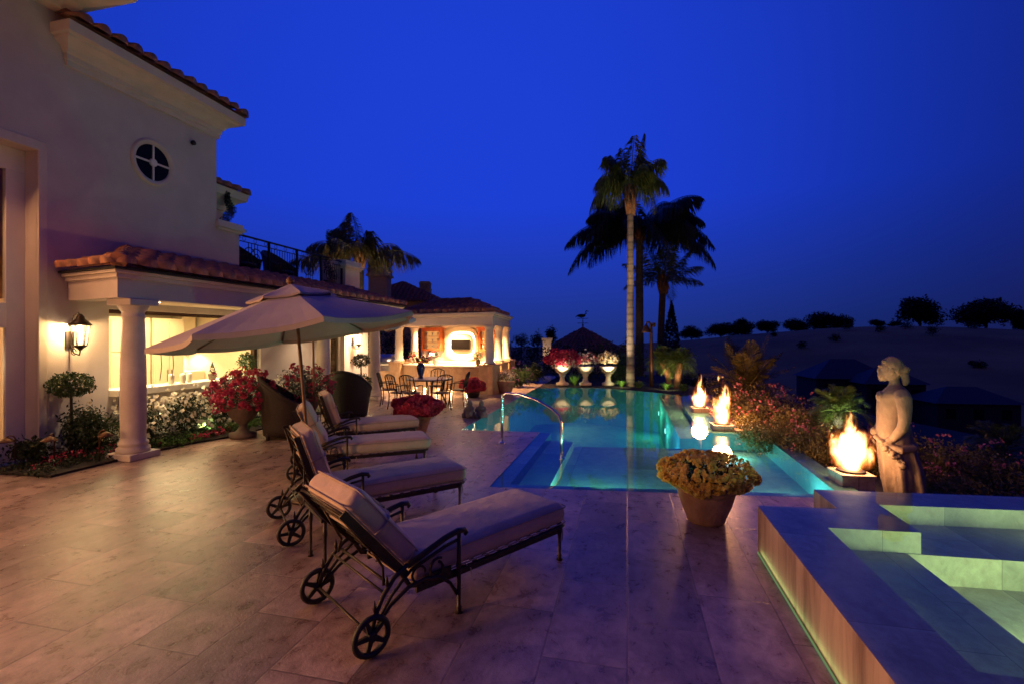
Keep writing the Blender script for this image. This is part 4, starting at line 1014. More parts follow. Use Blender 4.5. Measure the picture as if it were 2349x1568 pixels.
# ================================================================== DINING SET
def dchair(loc, rz, label):
    root = thing('dining_chair', label, 'dining chair', loc, rz, 'dark metal dining chairs round the patio table')
    b = MB()
    b.lathe([(.20,.43),(.23,.44),(.23,.455),(.2,.46)], 20); b.build('seat', M['iron'], root)
    for x, y in ((.19,-.19),(.19,.19),(-.19,-.17),(-.19,.17)):
        b = MB(); b.tube([(x*1.18,y*1.15,0),(x*1.0,y*1.02,.2),(x*.98,y,.44)], .016, 6); b.build('leg', M['iron'], root)
    b = MB()
    for sg in (-1, 1):
        b.tube([(-.19, sg*.18,.43),(-.24,sg*.21,.65),(-.30,sg*.20,.88)], .016, 6)
        b.tube([(-.24,sg*.21,.64),(-.05,sg*.25,.66),(.14,sg*.24,.64),(.17,sg*.22,.44)], .013, 6)
    b.tube([(-.30,-.20,.88),(-.325,-.1,.93),(-.33,0,.945),(-.325,.1,.93),(-.30,.20,.88)], .016, 6); b.tube([(-.21,-.18,.52),(-.22,0,.53),(-.21,.18,.52)], .011, 6)
    for k in range(5):
        y = (k - 2) * .065; b.tube([(-.215,y*.9,.52),(-.25,y*1.5 if k % 2 else y*.5,.70),(-.322,y,.93)], .009, 5)
    b.build('backrest', M['iron'], root)
    return root
tc_ = AT(985, 13.7)
tb = thing('patio_table', 'round dark metal patio table in front of the bar pavilion', 'table', tc_)
b = MB(); b.lathe([(.60,.715),(.66,.72),(.67,.74),(.60,.75)], 40); b.build('table_top', M['iron'], tb)
b = MB(); b.lathe([(.57,.7515),(.57,.7535)], 40); b.build('stone_inlay', M['counterstone'], tb)
for k in range(4):
    a = .6 + k * math.pi/2; b = MB(); b.tube([(.5*math.cos(a),.5*math.sin(a),0),(.36*math.cos(a),.36*math.sin(a),.3),(.45*math.cos(a),.45*math.sin(a),.715)], .022, 6); b.build('leg', M['iron'], tb)
for px, D, tg, lab in ((893,13.6,0,'dark metal dining chair at the far left of the patio table by the column'),(915,12.9,0,'dark metal dining chair left of the table, second from the column'),(945,12.75,0,'dark metal dining chair with its back to the viewer, left of the blue vase'),
                       (1012,12.85,0,'dark metal dining chair in front of the table, right of the blue vase'),(1050,13.6,0,'dark metal dining chair at the right end of the patio table'),(1000,14.7,0,'dark metal dining chair on the far side of the table against the bar')):
    p = AT(px, D); d = tc_ - p; dchair(p, math.atan2(d.y, d.x), lab)
def bouquet(root, c, r, n, mats, fsz=.05, nf=60, leafm='leaf'):
    b = MB(); leaves(b, blob(n, c, r, .3), .06); b.build('foliage', M[leafm], root)
    b = MB()
    C = blob(nf, c, [x*1.05 for x in r], .8, .2, low=-.4); flowers_at(b, C, fsz); b.build('blossoms', M[mats], root)
vz = thing('flower_vase', 'cobalt blue glazed vase of red flowers on the patio table', 'vase', (tc_.x - .22, tc_.y - .1, .7535))
b = MB(); b.lathe([(.07,0),(.075,.03),(.06,.05),(.10,.2),(.12,.30),(.11,.37),(.07,.41),(.085,.44)], 20); b.build('vase', M['bluevase'], vz)
bouquet(vz, (0,0,.52), (.24,.24,.13), 220, 'red', .05, 60)

# ================================================================== POTS
def potted(name, label, loc, pot, fr, fc, nl, nf, fsz, fm, pm_='terracotta', leafm='leaf', leaf=.05, flow2=None, group=None, lowr=-.35, shift=(0,0), per=3, lump=.22):
    root = thing(name, label, 'flower pot', loc, 0, group)
    b = MB(); b.lathe(pot, 28); b.build('pot', M[pm_], root)
    h = pot[-1][1]; rr = pot[-1][0]
    b = MB(); b.lathe([(rr*.5,h-.04),(rr*.96,h-.03)], 20); b.build('soil', M['soil'], root)
    b = MB(); c = (shift[0], shift[1], fc)
    leaves(b, blob(nl, c, [x*(.82 if fm == 'yellow' else 1) for x in fr], .25, .2 if fm != 'yellow' else .06, low=lowr), leaf); b.build('foliage', M[leafm], root)
    b = MB(); C = blob(nf, c, [x*1.04 for x in fr], .86, lump, low=lowr)
    C = np.repeat(C, per, 0) + rng.normal(size=(nf*per, 3)) * fsz * .6
    if fm == 'yellow': flower_dome(b, 620, c, [x*1.02 for x in fr], .046, lowr, .10)
    elif fsz >= .045: flower_dome(b, int(nf*(5 if leafm == 'leaf' else 1.3)), c, [x*1.02 for x in fr], .068 if fm in ('magenta', 'red') else .055, lowr, .18)
    else: flowers_at(b, C, fsz)
    b.build('blossoms', M[fm], root)
    if flow2:
        b = MB(); C = blob(flow2[0], (shift[0]+flow2[3][0], shift[1]+flow2[3][1], fc+flow2[3][2]), [x*.7 for x in fr], .9, .2, low=lowr); C = np.repeat(C, per, 0) + rng.normal(size=(flow2[0]*per, 3))*flow2[1]*.6
        flowers_at(b, C, flow2[1]); b.build('blossoms', M[flow2[2]], root)
    return root
POT = [(.17,0),(.185,.01),(.195,.05),(.245,.17),(.28,.28),(.285,.32),(.305,.33),(.31,.385),(.29,.39)]
potted('mum_pot', 'terracotta pot with a wide dome of yellow chrysanthemums at the pool edge', (.79, 5.36, 0), POT, (.46,.42,.175), .50, 2000, 1300, .030, 'yellow', leafm='leaf', leaf=.035, lowr=-.75, per=4, lump=.12)
potted('geranium_pot', 'terracotta pot of red geraniums at the end of the farthest loungers', (-4.11, 9.05, 0), [(.16,0),(.17,.04),(.22,.2),(.26,.30),(.275,.31),(.275,.36),(.26,.36)], (.45,.45,.20), .50, 700, 220, .045, 'red', lowr=-.45)
potted('geranium_bowl', 'dark bowl of bright red geraniums at the foot of the bar', AT(1085, 15.5), [(.16,0),(.2,.05),(.22,.14),(.23,.17),(.22,.18)], (.36,.34,.24), .34, 700, 200, .05, 'red', pm_='iron', lowr=-.4)
potted('petunia_pot', 'terracotta pot of white and purple petunias beside the pavilion corner', AT(1160, 16.6), [(.2,0),(.21,.05),(.28,.28),(.32,.36),(.33,.42),(.31,.42)], (.36,.36,.20), .52, 500, 70, .04, 'whitep', flow2=(60,.04,'purple',(0,0,.16)))
# tall cast urns of flowers in the bed
URN = [(.22,0),(.24,.03),(.24,.09),(.13,.12),(.075,.18),(.07,.25),(.11,.29),(.16,.33),(.24,.42),(.29,.54),(.31,.58),(.30,.60)]
u1 = potted('flower_urn', 'weathered stone urn overflowing with red flowers beside the wicker chair', (-7.16, 7.80, 0), URN, (.58,.55,.40), .86, 2600, 180, .05, 'magenta', pm_='greystone', leafm='leafgrey', flow2=(60,.05,'red',(.1,-.15,.15)), lowr=-.6)
potted('flower_urn', 'weathered stone urn of grey leaves and red flowers under the smaller parasol', AT(700, 10.2), URN, (.56,.52,.42), .88, 2600, 60, .05, 'magenta', pm_='greystone', leafm='leafgrey', flow2=(50,.05,'magenta',(.25,0,.1)), lowr=-.6)
# three pale urns on the far edge of the pool
PU = [(.24,0),(.25,.05),(.24,.10),(.13,.14),(.10,.22),(.09,.34),(.13,.40),(.12,.44),(.20,.50),(.30,.62),(.34,.72),(.36,.75),(.34,.77)]
for px, sh, fm, f2, lm, lab in ((1290, (.66,.55,.40), 'magenta', (130,.05,'whitep',(.15,-.32,-.16)), 'leaf', 'pale pedestal urn heaped with red flowers, left of the three at the far pool edge'),
                         (1343, (.46,.42,.33), 'whitep', (40,.05,'pink',(.2,-.2,.05)), 'leafgrey', 'pale pedestal urn of mixed leaves and white flowers, middle of three beyond the pool'),
                         (1395, (.40,.36,.28), 'cream_p', (90,.045,'whitep',(.05,-.1,.03)), 'leafgrey', 'pale pedestal urn of white flowers, right of the three at the far pool edge')):
    p = AT(px, 19.4); p.z = .0
    potted('pedestal_urn', lab, p, PU, sh, 1.02, 500, {1290: 260, 1343: 70, 1395: 190}[px], .05, fm, pm_='urn', leafm=lm, flow2=f2, group='pale urns along the far pool edge', lowr=-.35)
    q = AT(px + 3, 18.85); light('urn_uplight', 'SPOT', (q.x, q.y - .25, .1), {1290: 420, 1343: 150, 1395: 420}[px], (1,.74,.42), .05, rot=(p.x, p.y, 1.62), spot=46, blend=.9)

# ================================================================== LANTERNS
def lantern(label, y, z, e):
    root = thing('wall_lantern', label, 'wall lantern', (W, y, z), 0, 'bronze wall lanterns on the villa')
    b = MB(); b.box(.0,-.06,-.22,.03,.06,.05); b.tube([(.02,0,-.15),(.10,0,-.30),(.22,0,-.33),(.24,0,-.25)], .012, 6); b.tube([(.02,0,.12),(.10,0,.30),(.2,0,.35),(.24,0,.27)], .012, 6)
    b.tube([(.1+.05*math.cos(a*.5),0,-.28+.05*math.sin(a*.5)) for a in range(12)], .008, 5); b.build('bracket', M['iron'], root)
    b = MB(); b.lathe([(.145,.14),(.15,.16),(.09,.22),(.06,.25),(.05,.29),(.015,.33)], 12, (.24,0,0)); b.build('cap', M['iron'], root)
    b = MB(); b.lathe([(.015,-.26),(.05,-.22),(.085,-.19),(.09,-.17)], 12, (.24,0,0))
    for k in range(6):
        a = k*math.pi/3; b.tube([(.24+.085*math.cos(a),.085*math.sin(a),-.17),(.24+.125*math.cos(a),.125*math.sin(a),.14)], .007, 4)
    b.build('cage', M['iron'], root)
    b = MB(); b.lathe([(.022,-.12),(.03,-.06),(.02,.04),(.004,.08)], 10, (.24,0,0)); b.build('bulb', M['bulb'], root)
    light('lantern_lamp', 'POINT', (W + .24, y, z + .112), e, (1,.62,.26), .03)
    return root
lantern('bronze wall lantern with ribbed shade glowing beside the glass doors', 5.98, 1.95, 60)
lantern('bronze wall lantern glowing on the far wall pier, right of the smaller parasol', 14.3, 1.85, 80)
# mushroom path lights
for px, py, lab in ((35,1078,'copper path light leaning over the bed edge by the glass doors'),(125,1072,'copper path light in the bed in front of the topiary'),(228,1062,'copper path light in the bed left of the porch column')):
    p = G(px, py); p.z = .035
    root = thing('path_light', lab, 'path light', p, random.uniform(0, 6), 'copper path lights in the flower bed')
    b = MB(); b.tube([(0,0,0),(0,0,.42),(.02,0,.46),(.06,0,.47),(.09,0,.45)], .010, 6); b.build('stake', M['copper'], root)
    b = MB(); b.lathe([(.10,.38),(.10,.385),(.045,.43),(.012,.45)], 16, (.09,0,0)); b.build('shade', M['copper'], root)
# ================================================================== KITCHEN CONTENTS
for i, (y0, y1) in enumerate(((8.1,9.2),(9.25,10.3),(10.35,11.3))):
    root = thing('tall_cabinet', ['tall cream panelled kitchen cabinet at the left of the lit kitchen','tall cream kitchen cabinet in the middle of the back wall','tall cream kitchen cabinet beside the lit cooking alcove'][i], 'cabinet', (-12.99, y0, 0.02), 0, 'cream cabinets along the kitchen wall')
    b = MB(); b.box(0,0,0,.6,y1-y0,2.4); b.build('carcass', M['cream'], root)
    for k in range(2):
        w_2 = (y1-y0)/2; b = MB(); b.box(.6,k*w_2+.02,.1,.625,(k+1)*w_2-.02,1.5); b.box(.625,k*w_2+.07,.16,.632,(k+1)*w_2-.07,1.44); b.box(.6,k*w_2+.02,1.53,.625,(k+1)*w_2-.02,2.32); d = b.build('door', M['cream'], root, .004)
        b = MB(); b.box(.632,(.88 if k == 0 else .12)*w_2+k*w_2-.01,.7,.66,(.88 if k == 0 else .12)*w_2+k*w_2+.01,1.0); b.build('handle', M['steel'], d)
root = thing('range_hood', 'pale plaster cooking hood over a brightly lit alcove in the kitchen', 'range hood', (-12.99, 11.32, 0.02))
b = MB(); b.prism([(0,0),(.65,0),(.65,.66),(0,.66)], 1.6, 1.75); b.prism([(0,.1),(.4,.1),(.4,.56),(0,.56)], 1.75, 2.55); b.build('hood', M['cream'], root, .01)
b = MB(); b.box(0,0,0,.62,.66,.9); b.build('base_cabinet', M['cream'], root)
b = MB(); b.box(.2,.15,1.585,.5,.5,1.597); b.build('lamp_panel', M['spot'], root)
light('hood_lamp', 'SPOT', (-12.6, 11.65, 1.58), 110, WARM2, .05, rot=(-12.6, 11.65, 0), spot=130)
for (y, h, lab, kind) in ((8.75,.26,'small conical topiary on the kitchen counter','cone'),(9.75,.3,'leafy pot plant at the right end of the kitchen counter','plant')):
    root = thing('counter_plant', lab, 'pot plant', (W + .02, y, .985))
    b = MB(); b.lathe([(.05,0),(.07,.02),(.085,.12),(.09,.13)], 14); b.build('pot', M['greystone'], root)
    b = MB()
    if kind == 'cone':
        P = blob(500, (0,0,0), (1,1,1), .7); P[:,2] = (P[:,2]+1)/2; P[:,:2] *= (.09*(1.1-P[:,2]))[:,None]; P[:,2] = .12 + P[:,2]*h; leaves(b, P, .025)
    else: leaves(b, blob(700, (0,0,.34), (.2,.2,.22), .3), .06)
    b.build('foliage', M['leafdark' if kind == 'cone' else 'leaf'], root)
for i, y in enumerate((7.75, 7.95, 8.15)):
    b = MB(); b.lathe([(.04,0),(.05,.02),(.055,.15),(.05,.18),(.035,.2)], 14, (0,0,0)); o = b.build('candle_jar', M['counterstone']); o.location = (W + .05 + .06*(i % 2), y, .985)
    tag(o, ['pale candle jar on the kitchen counter nearest the porch column','pale candle jar on the kitchen counter, middle of three','pale candle jar on the kitchen counter, right of three'][i], 'jar', 'jars on the kitchen counter')

# ================================================================== TOPIARIES, BED PLANTING
def topiary(label, loc, balls, stem_h, mat='leaf', fl=None):
    root = thing('topiary_tree', label, 'topiary', loc)
    b = MB(); b.tube([(0,0,0),(.01,0,stem_h*.5),(0,0,stem_h)], [.028,.022,.018], 8); b.build('trunk', M['barkdark'], root)
    for (z, r, rz_, n) in balls:
        b = MB(); leaves(b, blob(n, (0,0,z), (r,r,rz_), .55, .12), .055); b.build('crown', M[mat], root)
    if fl:
        b = MB(); flowers_at(b, blob(fl, (0,0,balls[0][0]), (balls[0][1],balls[0][1],balls[0][2]), .97, .1), .03); b.build('blossoms', M['cream_p'], root)
    return root
tp = AT(163, 7.62); tp.z = .03
topiary('ball topiary tree with a dense round head in front of the wall lantern', tp, [(1.13,.31,.20,1500)], 1.1, fl=14)
tp = AT(828, 13.9); topiary('double ball topiary in front of the far lantern pier', tp, [(1.25,.26,.2,900),(.60,.33,.28,1200)], 1.25, 'leafdark')
def spiral(label, loc, h):
    root = thing('spiral_topiary', label, 'topiary', loc)
    b = MB(); b.lathe([(.12,0),(.16,.02),(.2,.25),(.21,.27)], 14); b.build('pot', M['greystone'], root)
    b = MB(); P = []
    for k in range(150):
        u = k/150; a = u*11; r = .20*(1-u*.7); P.append(blob(14, (r*.6*math.cos(a), r*.6*math.sin(a), .3+u*h), (.14*(1.1-u*.6),)*2 + (.10,), .5))
    leaves(b, np.concatenate(P), .04); b.build('foliage', M['leafblack'], root); return root
spiral('spiral topiary in a pot behind the white parapet cap', (-9.35, 9.75, 4.0), 1.05)
spiral('spiral topiary in a pot at the far end of the terrace railing', (-9.05, 13.35, 3.4), 1.5)
bed = [((115,1040),(.50,.40,.46),1700,'leafdark',None,'dark leafy shrub in the bed below the ball topiary'),
       ((70,1066),(.34,.30,.24),900,'leafdark',None,'low dark shrub at the front corner of the bed near the glass doors'),
       ((225,1040),(.45,.38,.42),1500,'leaf',(14,.05,'cream_p',2),'leafy shrub with pale blooms left of the porch column')]
for (pxy, r, n, m_, fl, lab) in bed:
    p = G(*pxy); p.x = max(p.x, W + r[0]*.8); p.z = .03; shrub('bed_shrub', lab, 'shrub', p, r, n, .06, m_, fl)
for i, y in enumerate((6.75, 7.45, 8.15, 8.85, 9.6, 10.4, 11.2)):
    shrub('white_flower_shrub', 'bushy green shrub covered in white blooms under the kitchen counter', 'shrub', (-8.25 + .1*math.sin(i*2.1), y, .03), (.42,.42,.44), 1500, .06, 'leafdark', (46,.085,'whitep',3), 'white flowering shrubs under the kitchen counter')
b = MB()
for k in range(120):
    y = 6.5 + 6.0*random.random(); x = -7.75 + random.uniform(-.18, .14) if y > 6.6 else -7.9
    leaves(b, blob(46, (x, y, .10), (.17,.17,.11), .3), .04, up=.8)
o = b.build('ground_cover', M['grass']); tag(o, 'low green ground cover along the edge of the bed', 'ground cover', kind='stuff')
b = MB()
for k in range(190):
    y = 4.9 + 2.1*random.random() if k < 55 else 6.8 + 1.2*random.random(); x = -7.75 - random.random()*(.9 if y < 6 else .15)
    leaves(b, blob(40, (x, y, .09), (.16,.16,.10), .3), .045, up=.6)
o = b.build('creeping_ground_cover', M['leafdark']); tag(o, 'dark creeping ground cover at the near end of the bed', 'ground cover', kind='stuff')
b = MB()
for k in range(60):
    y = 4.95 + 1.7*random.random() if k < 40 else 7.0 + .9*random.random(); x = (-7.72 - random.random()*.6) if k < 40 else -7.52 + random.uniform(-.08,.06)
    flowers_at(b, np.array([[x, y, .13]]) + rng.normal(size=(4,3))*.03, .035)
o = b.build('bedding_flowers', M['magenta']); tag(o, 'small magenta bedding flowers scattered along the bed edge', 'flowers', kind='stuff')
p = G(468, 1000); light('bed_uplight', 'SPOT', (p.x + .18, p.y, .22), 16, (.75,1,.35), .03, rot=(p.x - .2, p.y + .1, .05), spot=110)
light('bed_uplight', 'SPOT', (-7.75, 9.2, .35), 26, (1,.85,.5), .03, rot=(-8.4, 9.2, .7), spot=120)

# ================================================================== POOL RAIL, FIGURES
root = thing('pool_handrail', 'curved stainless steel handrail standing over the pool steps', 'handrail', (-2.21, 8.46, 0))
A_ = Vector((0,0,0)); B_ = Vector((1.11,-.22,0))
pts = [A_ + Vector((0,0,z)) for z in (0,.4,.78)] + [A_ + B_*.02 + Vector((0,0,.86)), A_ + B_*.07 + Vector((0,0,.90)), A_ + B_*.3 + Vector((0,0,.895)), A_ + B_*.6 + Vector((0,0,.81)), A_ + B_*.85 + Vector((0,0,.67)), A_ + B_*.95 + Vector((0,0,.57)), A_ + B_ + Vector((0,0,.42)), A_ + B_ + Vector((0,0,.1)), A_ + B_ + Vector((0,0,-.17))]
b = MB(); b.tube(pts, .024, 12); b.build('rail', M['chrome'], root)
for q in (A_, B_ + Vector((0,0,-.17))): b = MB(); b.lathe([(.065,.001),(.065,.012),(.03,.03)], 18, tuple(q)); b.build('flange', M['chrome'], root)
for px, lab in ((1078,'small stone garden figure sitting by the pool, left of the pair'),(1104,'small stone garden figure sitting by the pool, right of the pair')):
    p = G(px, 956); root = thing('garden_figure', lab, 'garden figure', p, R(random.uniform(-30, 10)), 'pair of stone garden figures')
    b = MB(); b.lathe([(.15,0),(.165,.04),(.15,.10),(.10,.16),(.115,.20),(.09,.25),(.04,.28)], 16, sy=.85); b.ball((0,0,.325), (.06,.062,.07), 12, 8)
    for sg in (-1,1): b.tube([(sg*.09,0,.24),(sg*.13,-.05,.16),(sg*.06,-.12,.12)], .03, 8); b.tube([(sg*.07,-.03,.06),(sg*.09,-.15,.08),(sg*.05,-.17,.02)], .042, 8)
    b.lathe([(.062,.34),(.05,.38),(.012,.42)], 10); o = b.build('body', M['statue'], root); r_ = o.modifiers.new('rm', 'REMESH'); r_.mode = 'VOXEL'; r_.voxel_size = .012; r_.use_smooth_shade = True

# ================================================================== FIRE BOWLS
for i, (loc, h, r, lab) in enumerate(((AT(1605, 12.55), .74, .21, 'farthest of the three gas fires, a tall narrow flame on a stone ledge'), (AT(1656, 10.1), .80, .20, 'middle one of the three gas fires, a tall ragged flame over the ledge'), (AT(1952, 6.38), .70, .26, 'nearest of the three gas fires, a broad flame beside the statue'))):
    loc.z = .0 if i == 2 else .012
    root = thing('fire_bowl', lab, 'fire bowl', loc, R(4), 'gas fire bowls along the right pool wall')
    b = MB(); hp = .14 if i == 2 else .09; b.box(-.19,-.19,-.45,.19,.19,hp-.035); b.build('pedestal', M['ledge'], root, .006)
    b = MB(); b.box(-.205,-.205,hp-.035,.205,.205,hp); b.build('burner_tray', M['ledge'], root, .008)
    b = MB(); b.lathe([(.11,hp),(.15,hp+.01),(.165,hp+.02),(.15,hp+.025),(.11,hp+.015)], 24); b.build('bowl', M['black'], root)
    b = MB(); b.lathe([(r*1.1,0),(r*1.9,h*.25),(r*1.9,h*.7),(r*1.5,h*1.05),(r*.6,h*1.28)], 16); o = b.build('flame', flamemat('gas_flame', h, r, 1.7 + 2.9*i, 1.0 if i == 2 else .5), root); o.location = (0, 0, hp+.01)
    light('fire_lamp', 'POINT', (loc.x, loc.y, loc.z + .5), (125, 125, 40)[i], (1,.41,.155), .2)

# ================================================================== STATUE
sp_ = AT(2052, 6.5); sp_.z = 0
root = thing('statue', 'weathered stone statue of a half draped woman standing beside the nearest fire', 'statue', sp_, R(155))
k_ = .001245; zz_ = lambda y: 1.63 - k_*(y-140); fx = lambda x: (610-x)*k_*.80
b = MB(); n = 40; rings = []
sec = [(2040,500,880,.26,.0),(1900,510,890,.25,.8),(1700,505,905,.26,1),(1560,490,912,.27,1),(1450,465,915,.275,1),(1350,450,905,.275,.9),(1250,438,878,.265,.6),(1150,425,850,.255,.35),(1050,412,822,.245,.2),(970,405,806,.235,.05),(900,408,790,.212,0),(830,412,772,.188,0),(760,412,768,.178,0),(690,412,770,.19,0),(620,414,776,.205,0),(565,425,780,.222,0),(520,458,775,.225,0),(485,492,755,.20,0),(455,525,720,.15,0),(430,545,690,.095,0),(405,552,668,.072,0),(370,556,662,.068,0)]
for (y, xf, xb, hw, fold) in sec:
    c_ = (fx(xf)+fx(xb))/2; h_ = (fx(xf)-fx(xb))/2; ring = []
    for q in range(n):
        a = 2*math.pi*q/n; f_ = 1 + fold*(.085*math.sin(7*a + y*.0022) + .05*math.sin(15*a - y*.003))
        ring.append((c_ + h_*f_*math.cos(a), hw*f_*math.sin(a), zz_(y)))
    rings.append(ring)
b.loft(rings)
b.box(-.42,-.36,-.75,.42,.36,-.70)
# head, face, breast
hc = (fx(575), 0, zz_(270)); b.ball(hc, (.124,.108,.155), 24, 16); b.ball((fx(500),0,zz_(325)), (.075,.075,.09), 16, 12)
b.tube([(fx(455),0,zz_(235)),(fx(436),0,zz_(285)),(fx(452),0,zz_(300))], [.018,.022,.018], 8)
b.tube([(fx(452),-.028,zz_(322)),(fx(447),0,zz_(320)),(fx(452),.028,zz_(322))], .011, 6); b.ball((fx(470),0,zz_(368)), (.035,.04,.035), 10, 8)
b.tube([(fx(450),-.06,zz_(228)),(fx(443),0,zz_(226)),(fx(450),.06,zz_(228))], .014, 6)
for sg in (-1,1): b.ball((fx(590), sg*.11, zz_(275)), (.03,.018,.045), 10, 8); b.ball((fx(466), sg*.085, zz_(562)), (.06,.075,.07), 14, 10)
# near arm hangs, elbow bent, hand gathers the drape
b.tube([(fx(680),.17,zz_(505)),(fx(705),.245,zz_(560)),(fx(715),.285,zz_(680)),(fx(712),.295,zz_(790)),(fx(690),.29,zz_(860)),(fx(640),.265,zz_(930)),(fx(590),.24,zz_(990))], [.085,.092,.078,.066,.064,.055,.042], 14)
b.tube([(fx(595),.24,zz_(985)),(fx(560),.235,zz_(1010)),(fx(530),.22,zz_(1030))], [.042,.05,.036], 12)
for q in range(4):
    yy = .20 + .022*q; b.tube([(fx(535),yy+.005,zz_(1022)),(fx(505),yy,zz_(1035)),(fx(492),yy-.012,zz_(1062)),(fx(500),yy-.02,zz_(1082-6*abs(q-1.5)))], [.016,.015,.013,.009], 8)
b.tube([(fx(565),.21,zz_(1005)),(fx(535),.185,zz_(1012)),(fx(512),.175,zz_(1030))], [.017,.015,.010], 8)
b.tube([(fx(660),-.17,zz_(510)),(fx(640),-.27,zz_(640)),(fx(560),-.31,zz_(800)),(fx(440),-.24,zz_(920)),(fx(395),-.14,zz_(955))], [.085,.075,.062,.05,.04], 12)
b.ball((fx(385),-.10,zz_(965)), (.05,.05,.06), 12, 8)
# knot and hanging cloth
b.tube([(fx(400),.1,zz_(985)),(fx(520),.25,zz_(1060)),(fx(680),.27,zz_(1090)),(fx(810),.16,zz_(1070)),(fx(830),0,zz_(1060))], [.03,.045,.05,.045,.03], 10)
for q in range(9): b.tube([(fx(780-q*6),.18-.02*q,zz_(1080)),(fx(850-q*12),.2-.03*q,zz_(1300)),(fx(900-q*8),.2-.045*q,zz_(1600)),(fx(880-q*8),.2-.05*q,zz_(2030))], [.02,.035,.04,.03], 8)
o = b.build('body', M['statue'], root); r_ = o.modifiers.new('rm', 'REMESH'); r_.mode = 'VOXEL'; r_.voxel_size = .0095; r_.use_smooth_shade = True
sm_ = o.modifiers.new('sm', 'SMOOTH'); sm_.iterations = 2; sm_.factor = .4
b = MB()
for q in range(26):
    u = q/25; c_ = (fx(470+240*u) , .24+.05*math.sin(3*u), zz_(1035+215*u)); b.ball((c_[0]+random.gauss(0,.016), c_[1]+random.gauss(0,.012), c_[2]+random.gauss(0,.016)), random.uniform(.024,.045), 8, 6)
o = b.build('garland', M['statue'], root)
b = MB()
hw = lambda d: (1.0 + .035*math.sin(17*d[1] + 9*d[2]) + .03*math.sin(23*d[0] - 8*d[1])) if d[2]*.85 - d[0]*.72 > -.12 else .80
b.ball((hc[0] - .012, 0, hc[2] + .022), (.134, .122, .160), 40, 28, fn=hw)
b.tube([(hc[0] + .085, y_, hc[2] + .115 - .5*y_*y_) for y_ in [-.09 + .018*k for k in range(11)]], .022, 8)
b.ball((fx(715),0,zz_(262)), (.065,.07,.055), 12, 8); b.tube([(fx(700),0,zz_(275)),(fx(720),.02,zz_(330)),(fx(728),.03,zz_(390)),(fx(715),.03,zz_(432))], [.045,.048,.042,.02], 10)
o = b.build('hair', M['statue'], root); r_ = o.modifiers.new('rm', 'REMESH'); r_.mode = 'VOXEL'; r_.voxel_size = .012; r_.use_smooth_shade = True

# ================================================================== LAMP POST, GRILL
p = AT(1494, 18.9); p.z = 0; root = thing('lantern_post', 'slim copper post with a bell shaped lantern hanging from its crook', 'lamp post', p, TH)
zt_ = ZT(738, 18.9)
b = MB(); b.tube([(0,0,0),(0,0,1.2),(0,0,zt_-.35),(-.02,0,zt_-.12),(-.09,0,zt_-.01),(-.17,0,zt_-.02),(-.20,0,zt_-.12)], [.075,.065,.055,.05,.04,.035,.03], 10); b.build('post', M['copper'], root)
b = MB(); b.lathe([(.17,-.42),(.175,-.40),(.14,-.3),(.09,-.18),(.03,-.1)], 16, (-.20,0,zt_)); b.build('bell_shade', M['copper'], root)
b = MB(); b.box(.04,-.06,zt_-.2,.16,.06,zt_-.04); b.build('speaker_box', M['copper'], root)
light('post_uplight', 'SPOT', (p.x+.1, p.y-.7, .1), 45, (1,.6,.3), .05, rot=(p.x, p.y, 1.6), spot=60)
p = AT(893, 18.6); p.z = 0; root = thing('barbecue', 'built in stainless barbecue with a closed hood left of the pavilion', 'barbecue', p, TH)
b = MB(); b.box(-.75,-.35,0,.75,.4,.86); b.build('counter_base', M['barfront'], root, .01)
b = MB(); b.box(-.8,-.4,.86,.8,.45,.91); b.build('counter_top', M['counterstone'], root, .008)
b = MB(); b.loft([[(x, .28*math.cos(a), .91+.36*max(0,math.sin(a))) for a in [math.pi*q/12 for q in range(13)]] for x in (-.45,.45)]); b.build('hood', M['steel'], root)
b = MB(); b.tube([(-.35,-.32,1.0),(.35,-.32,1.0)], .015, 6); b.box(-.45,-.37,.66,.45,-.352,.84); b.build('control_panel', M['steel'], root)
for x in (-.3,-.1,.1,.3): b = MB(); b.M = Matrix.Translation((x,-.37,.75)) @ Matrix.Rotation(R(90),4,'X'); b.lathe([(.03,0),(.03,.02),(.02,.03)], 10); b.build('knob', M['chrome'], root)
# things on the bar
for (u, off, lab, fm, c3) in ((.12,-.3,'vase of red flowers at the left end of the bar','red',0),(.42,-.3,'small vase of pink flowers in the middle of the bar','pink',0),(.88,-.25,'dark vase of leaves at the right end of the bar','magenta',1)):
    p = cur(u, off); root = thing('bar_vase', lab, 'vase', (p[0], p[1], .93))
    b = MB(); b.lathe([(.05,0),(.06,.02),(.09,.1),(.07,.2),(.05,.22)], 14); b.build('vase', M['counterstone' if not c3 else 'greystone'], root); bouquet(root, (0,0,.34), (.17,.17,.15), 160, fm, .05, 46 if not c3 else 10, 'leaf')
p = (0,0); q = bk[0]; P0 = lambda x, y: (bk[0][0] + bd.x*x + bn.x*y, bk[0][1] + bd.y*x + bn.y*y)
xx = wx(1000); p = P0(xx, .3); root = thing('table_lamp', 'small white shaded lamp lit on the back counter of the pavilion', 'lamp', (p[0], p[1], .9))
b = MB(); b.lathe([(.06,0),(.02,.03),(.02,.2)], 12); b.build('stem', M['iron'], root)
b = MB(); b.lathe([(.14,.2),(.10,.34)], 16); b.build('lamp_shade', emis('lit_shade', (1,.8,.5), 7), root)
xa, xb = wx(1039), wx(1083); root = thing('television', 'wide black television screen hung in the glowing oval niche', 'television', (*P0((xa+xb)/2, .115), 1.60), math.atan2(bd.y, bd.x))
hw_ = (xb-xa)/2
b = MB(); b.box(-hw_,-.06,-.21,hw_,-.02,.21); b.build('housing', M['black'], root, .006); b = MB(); b.box(-hw_+.02,-.063,-.19,hw_-.02,-.061,.19); b.build('screen', M['screen'], root)
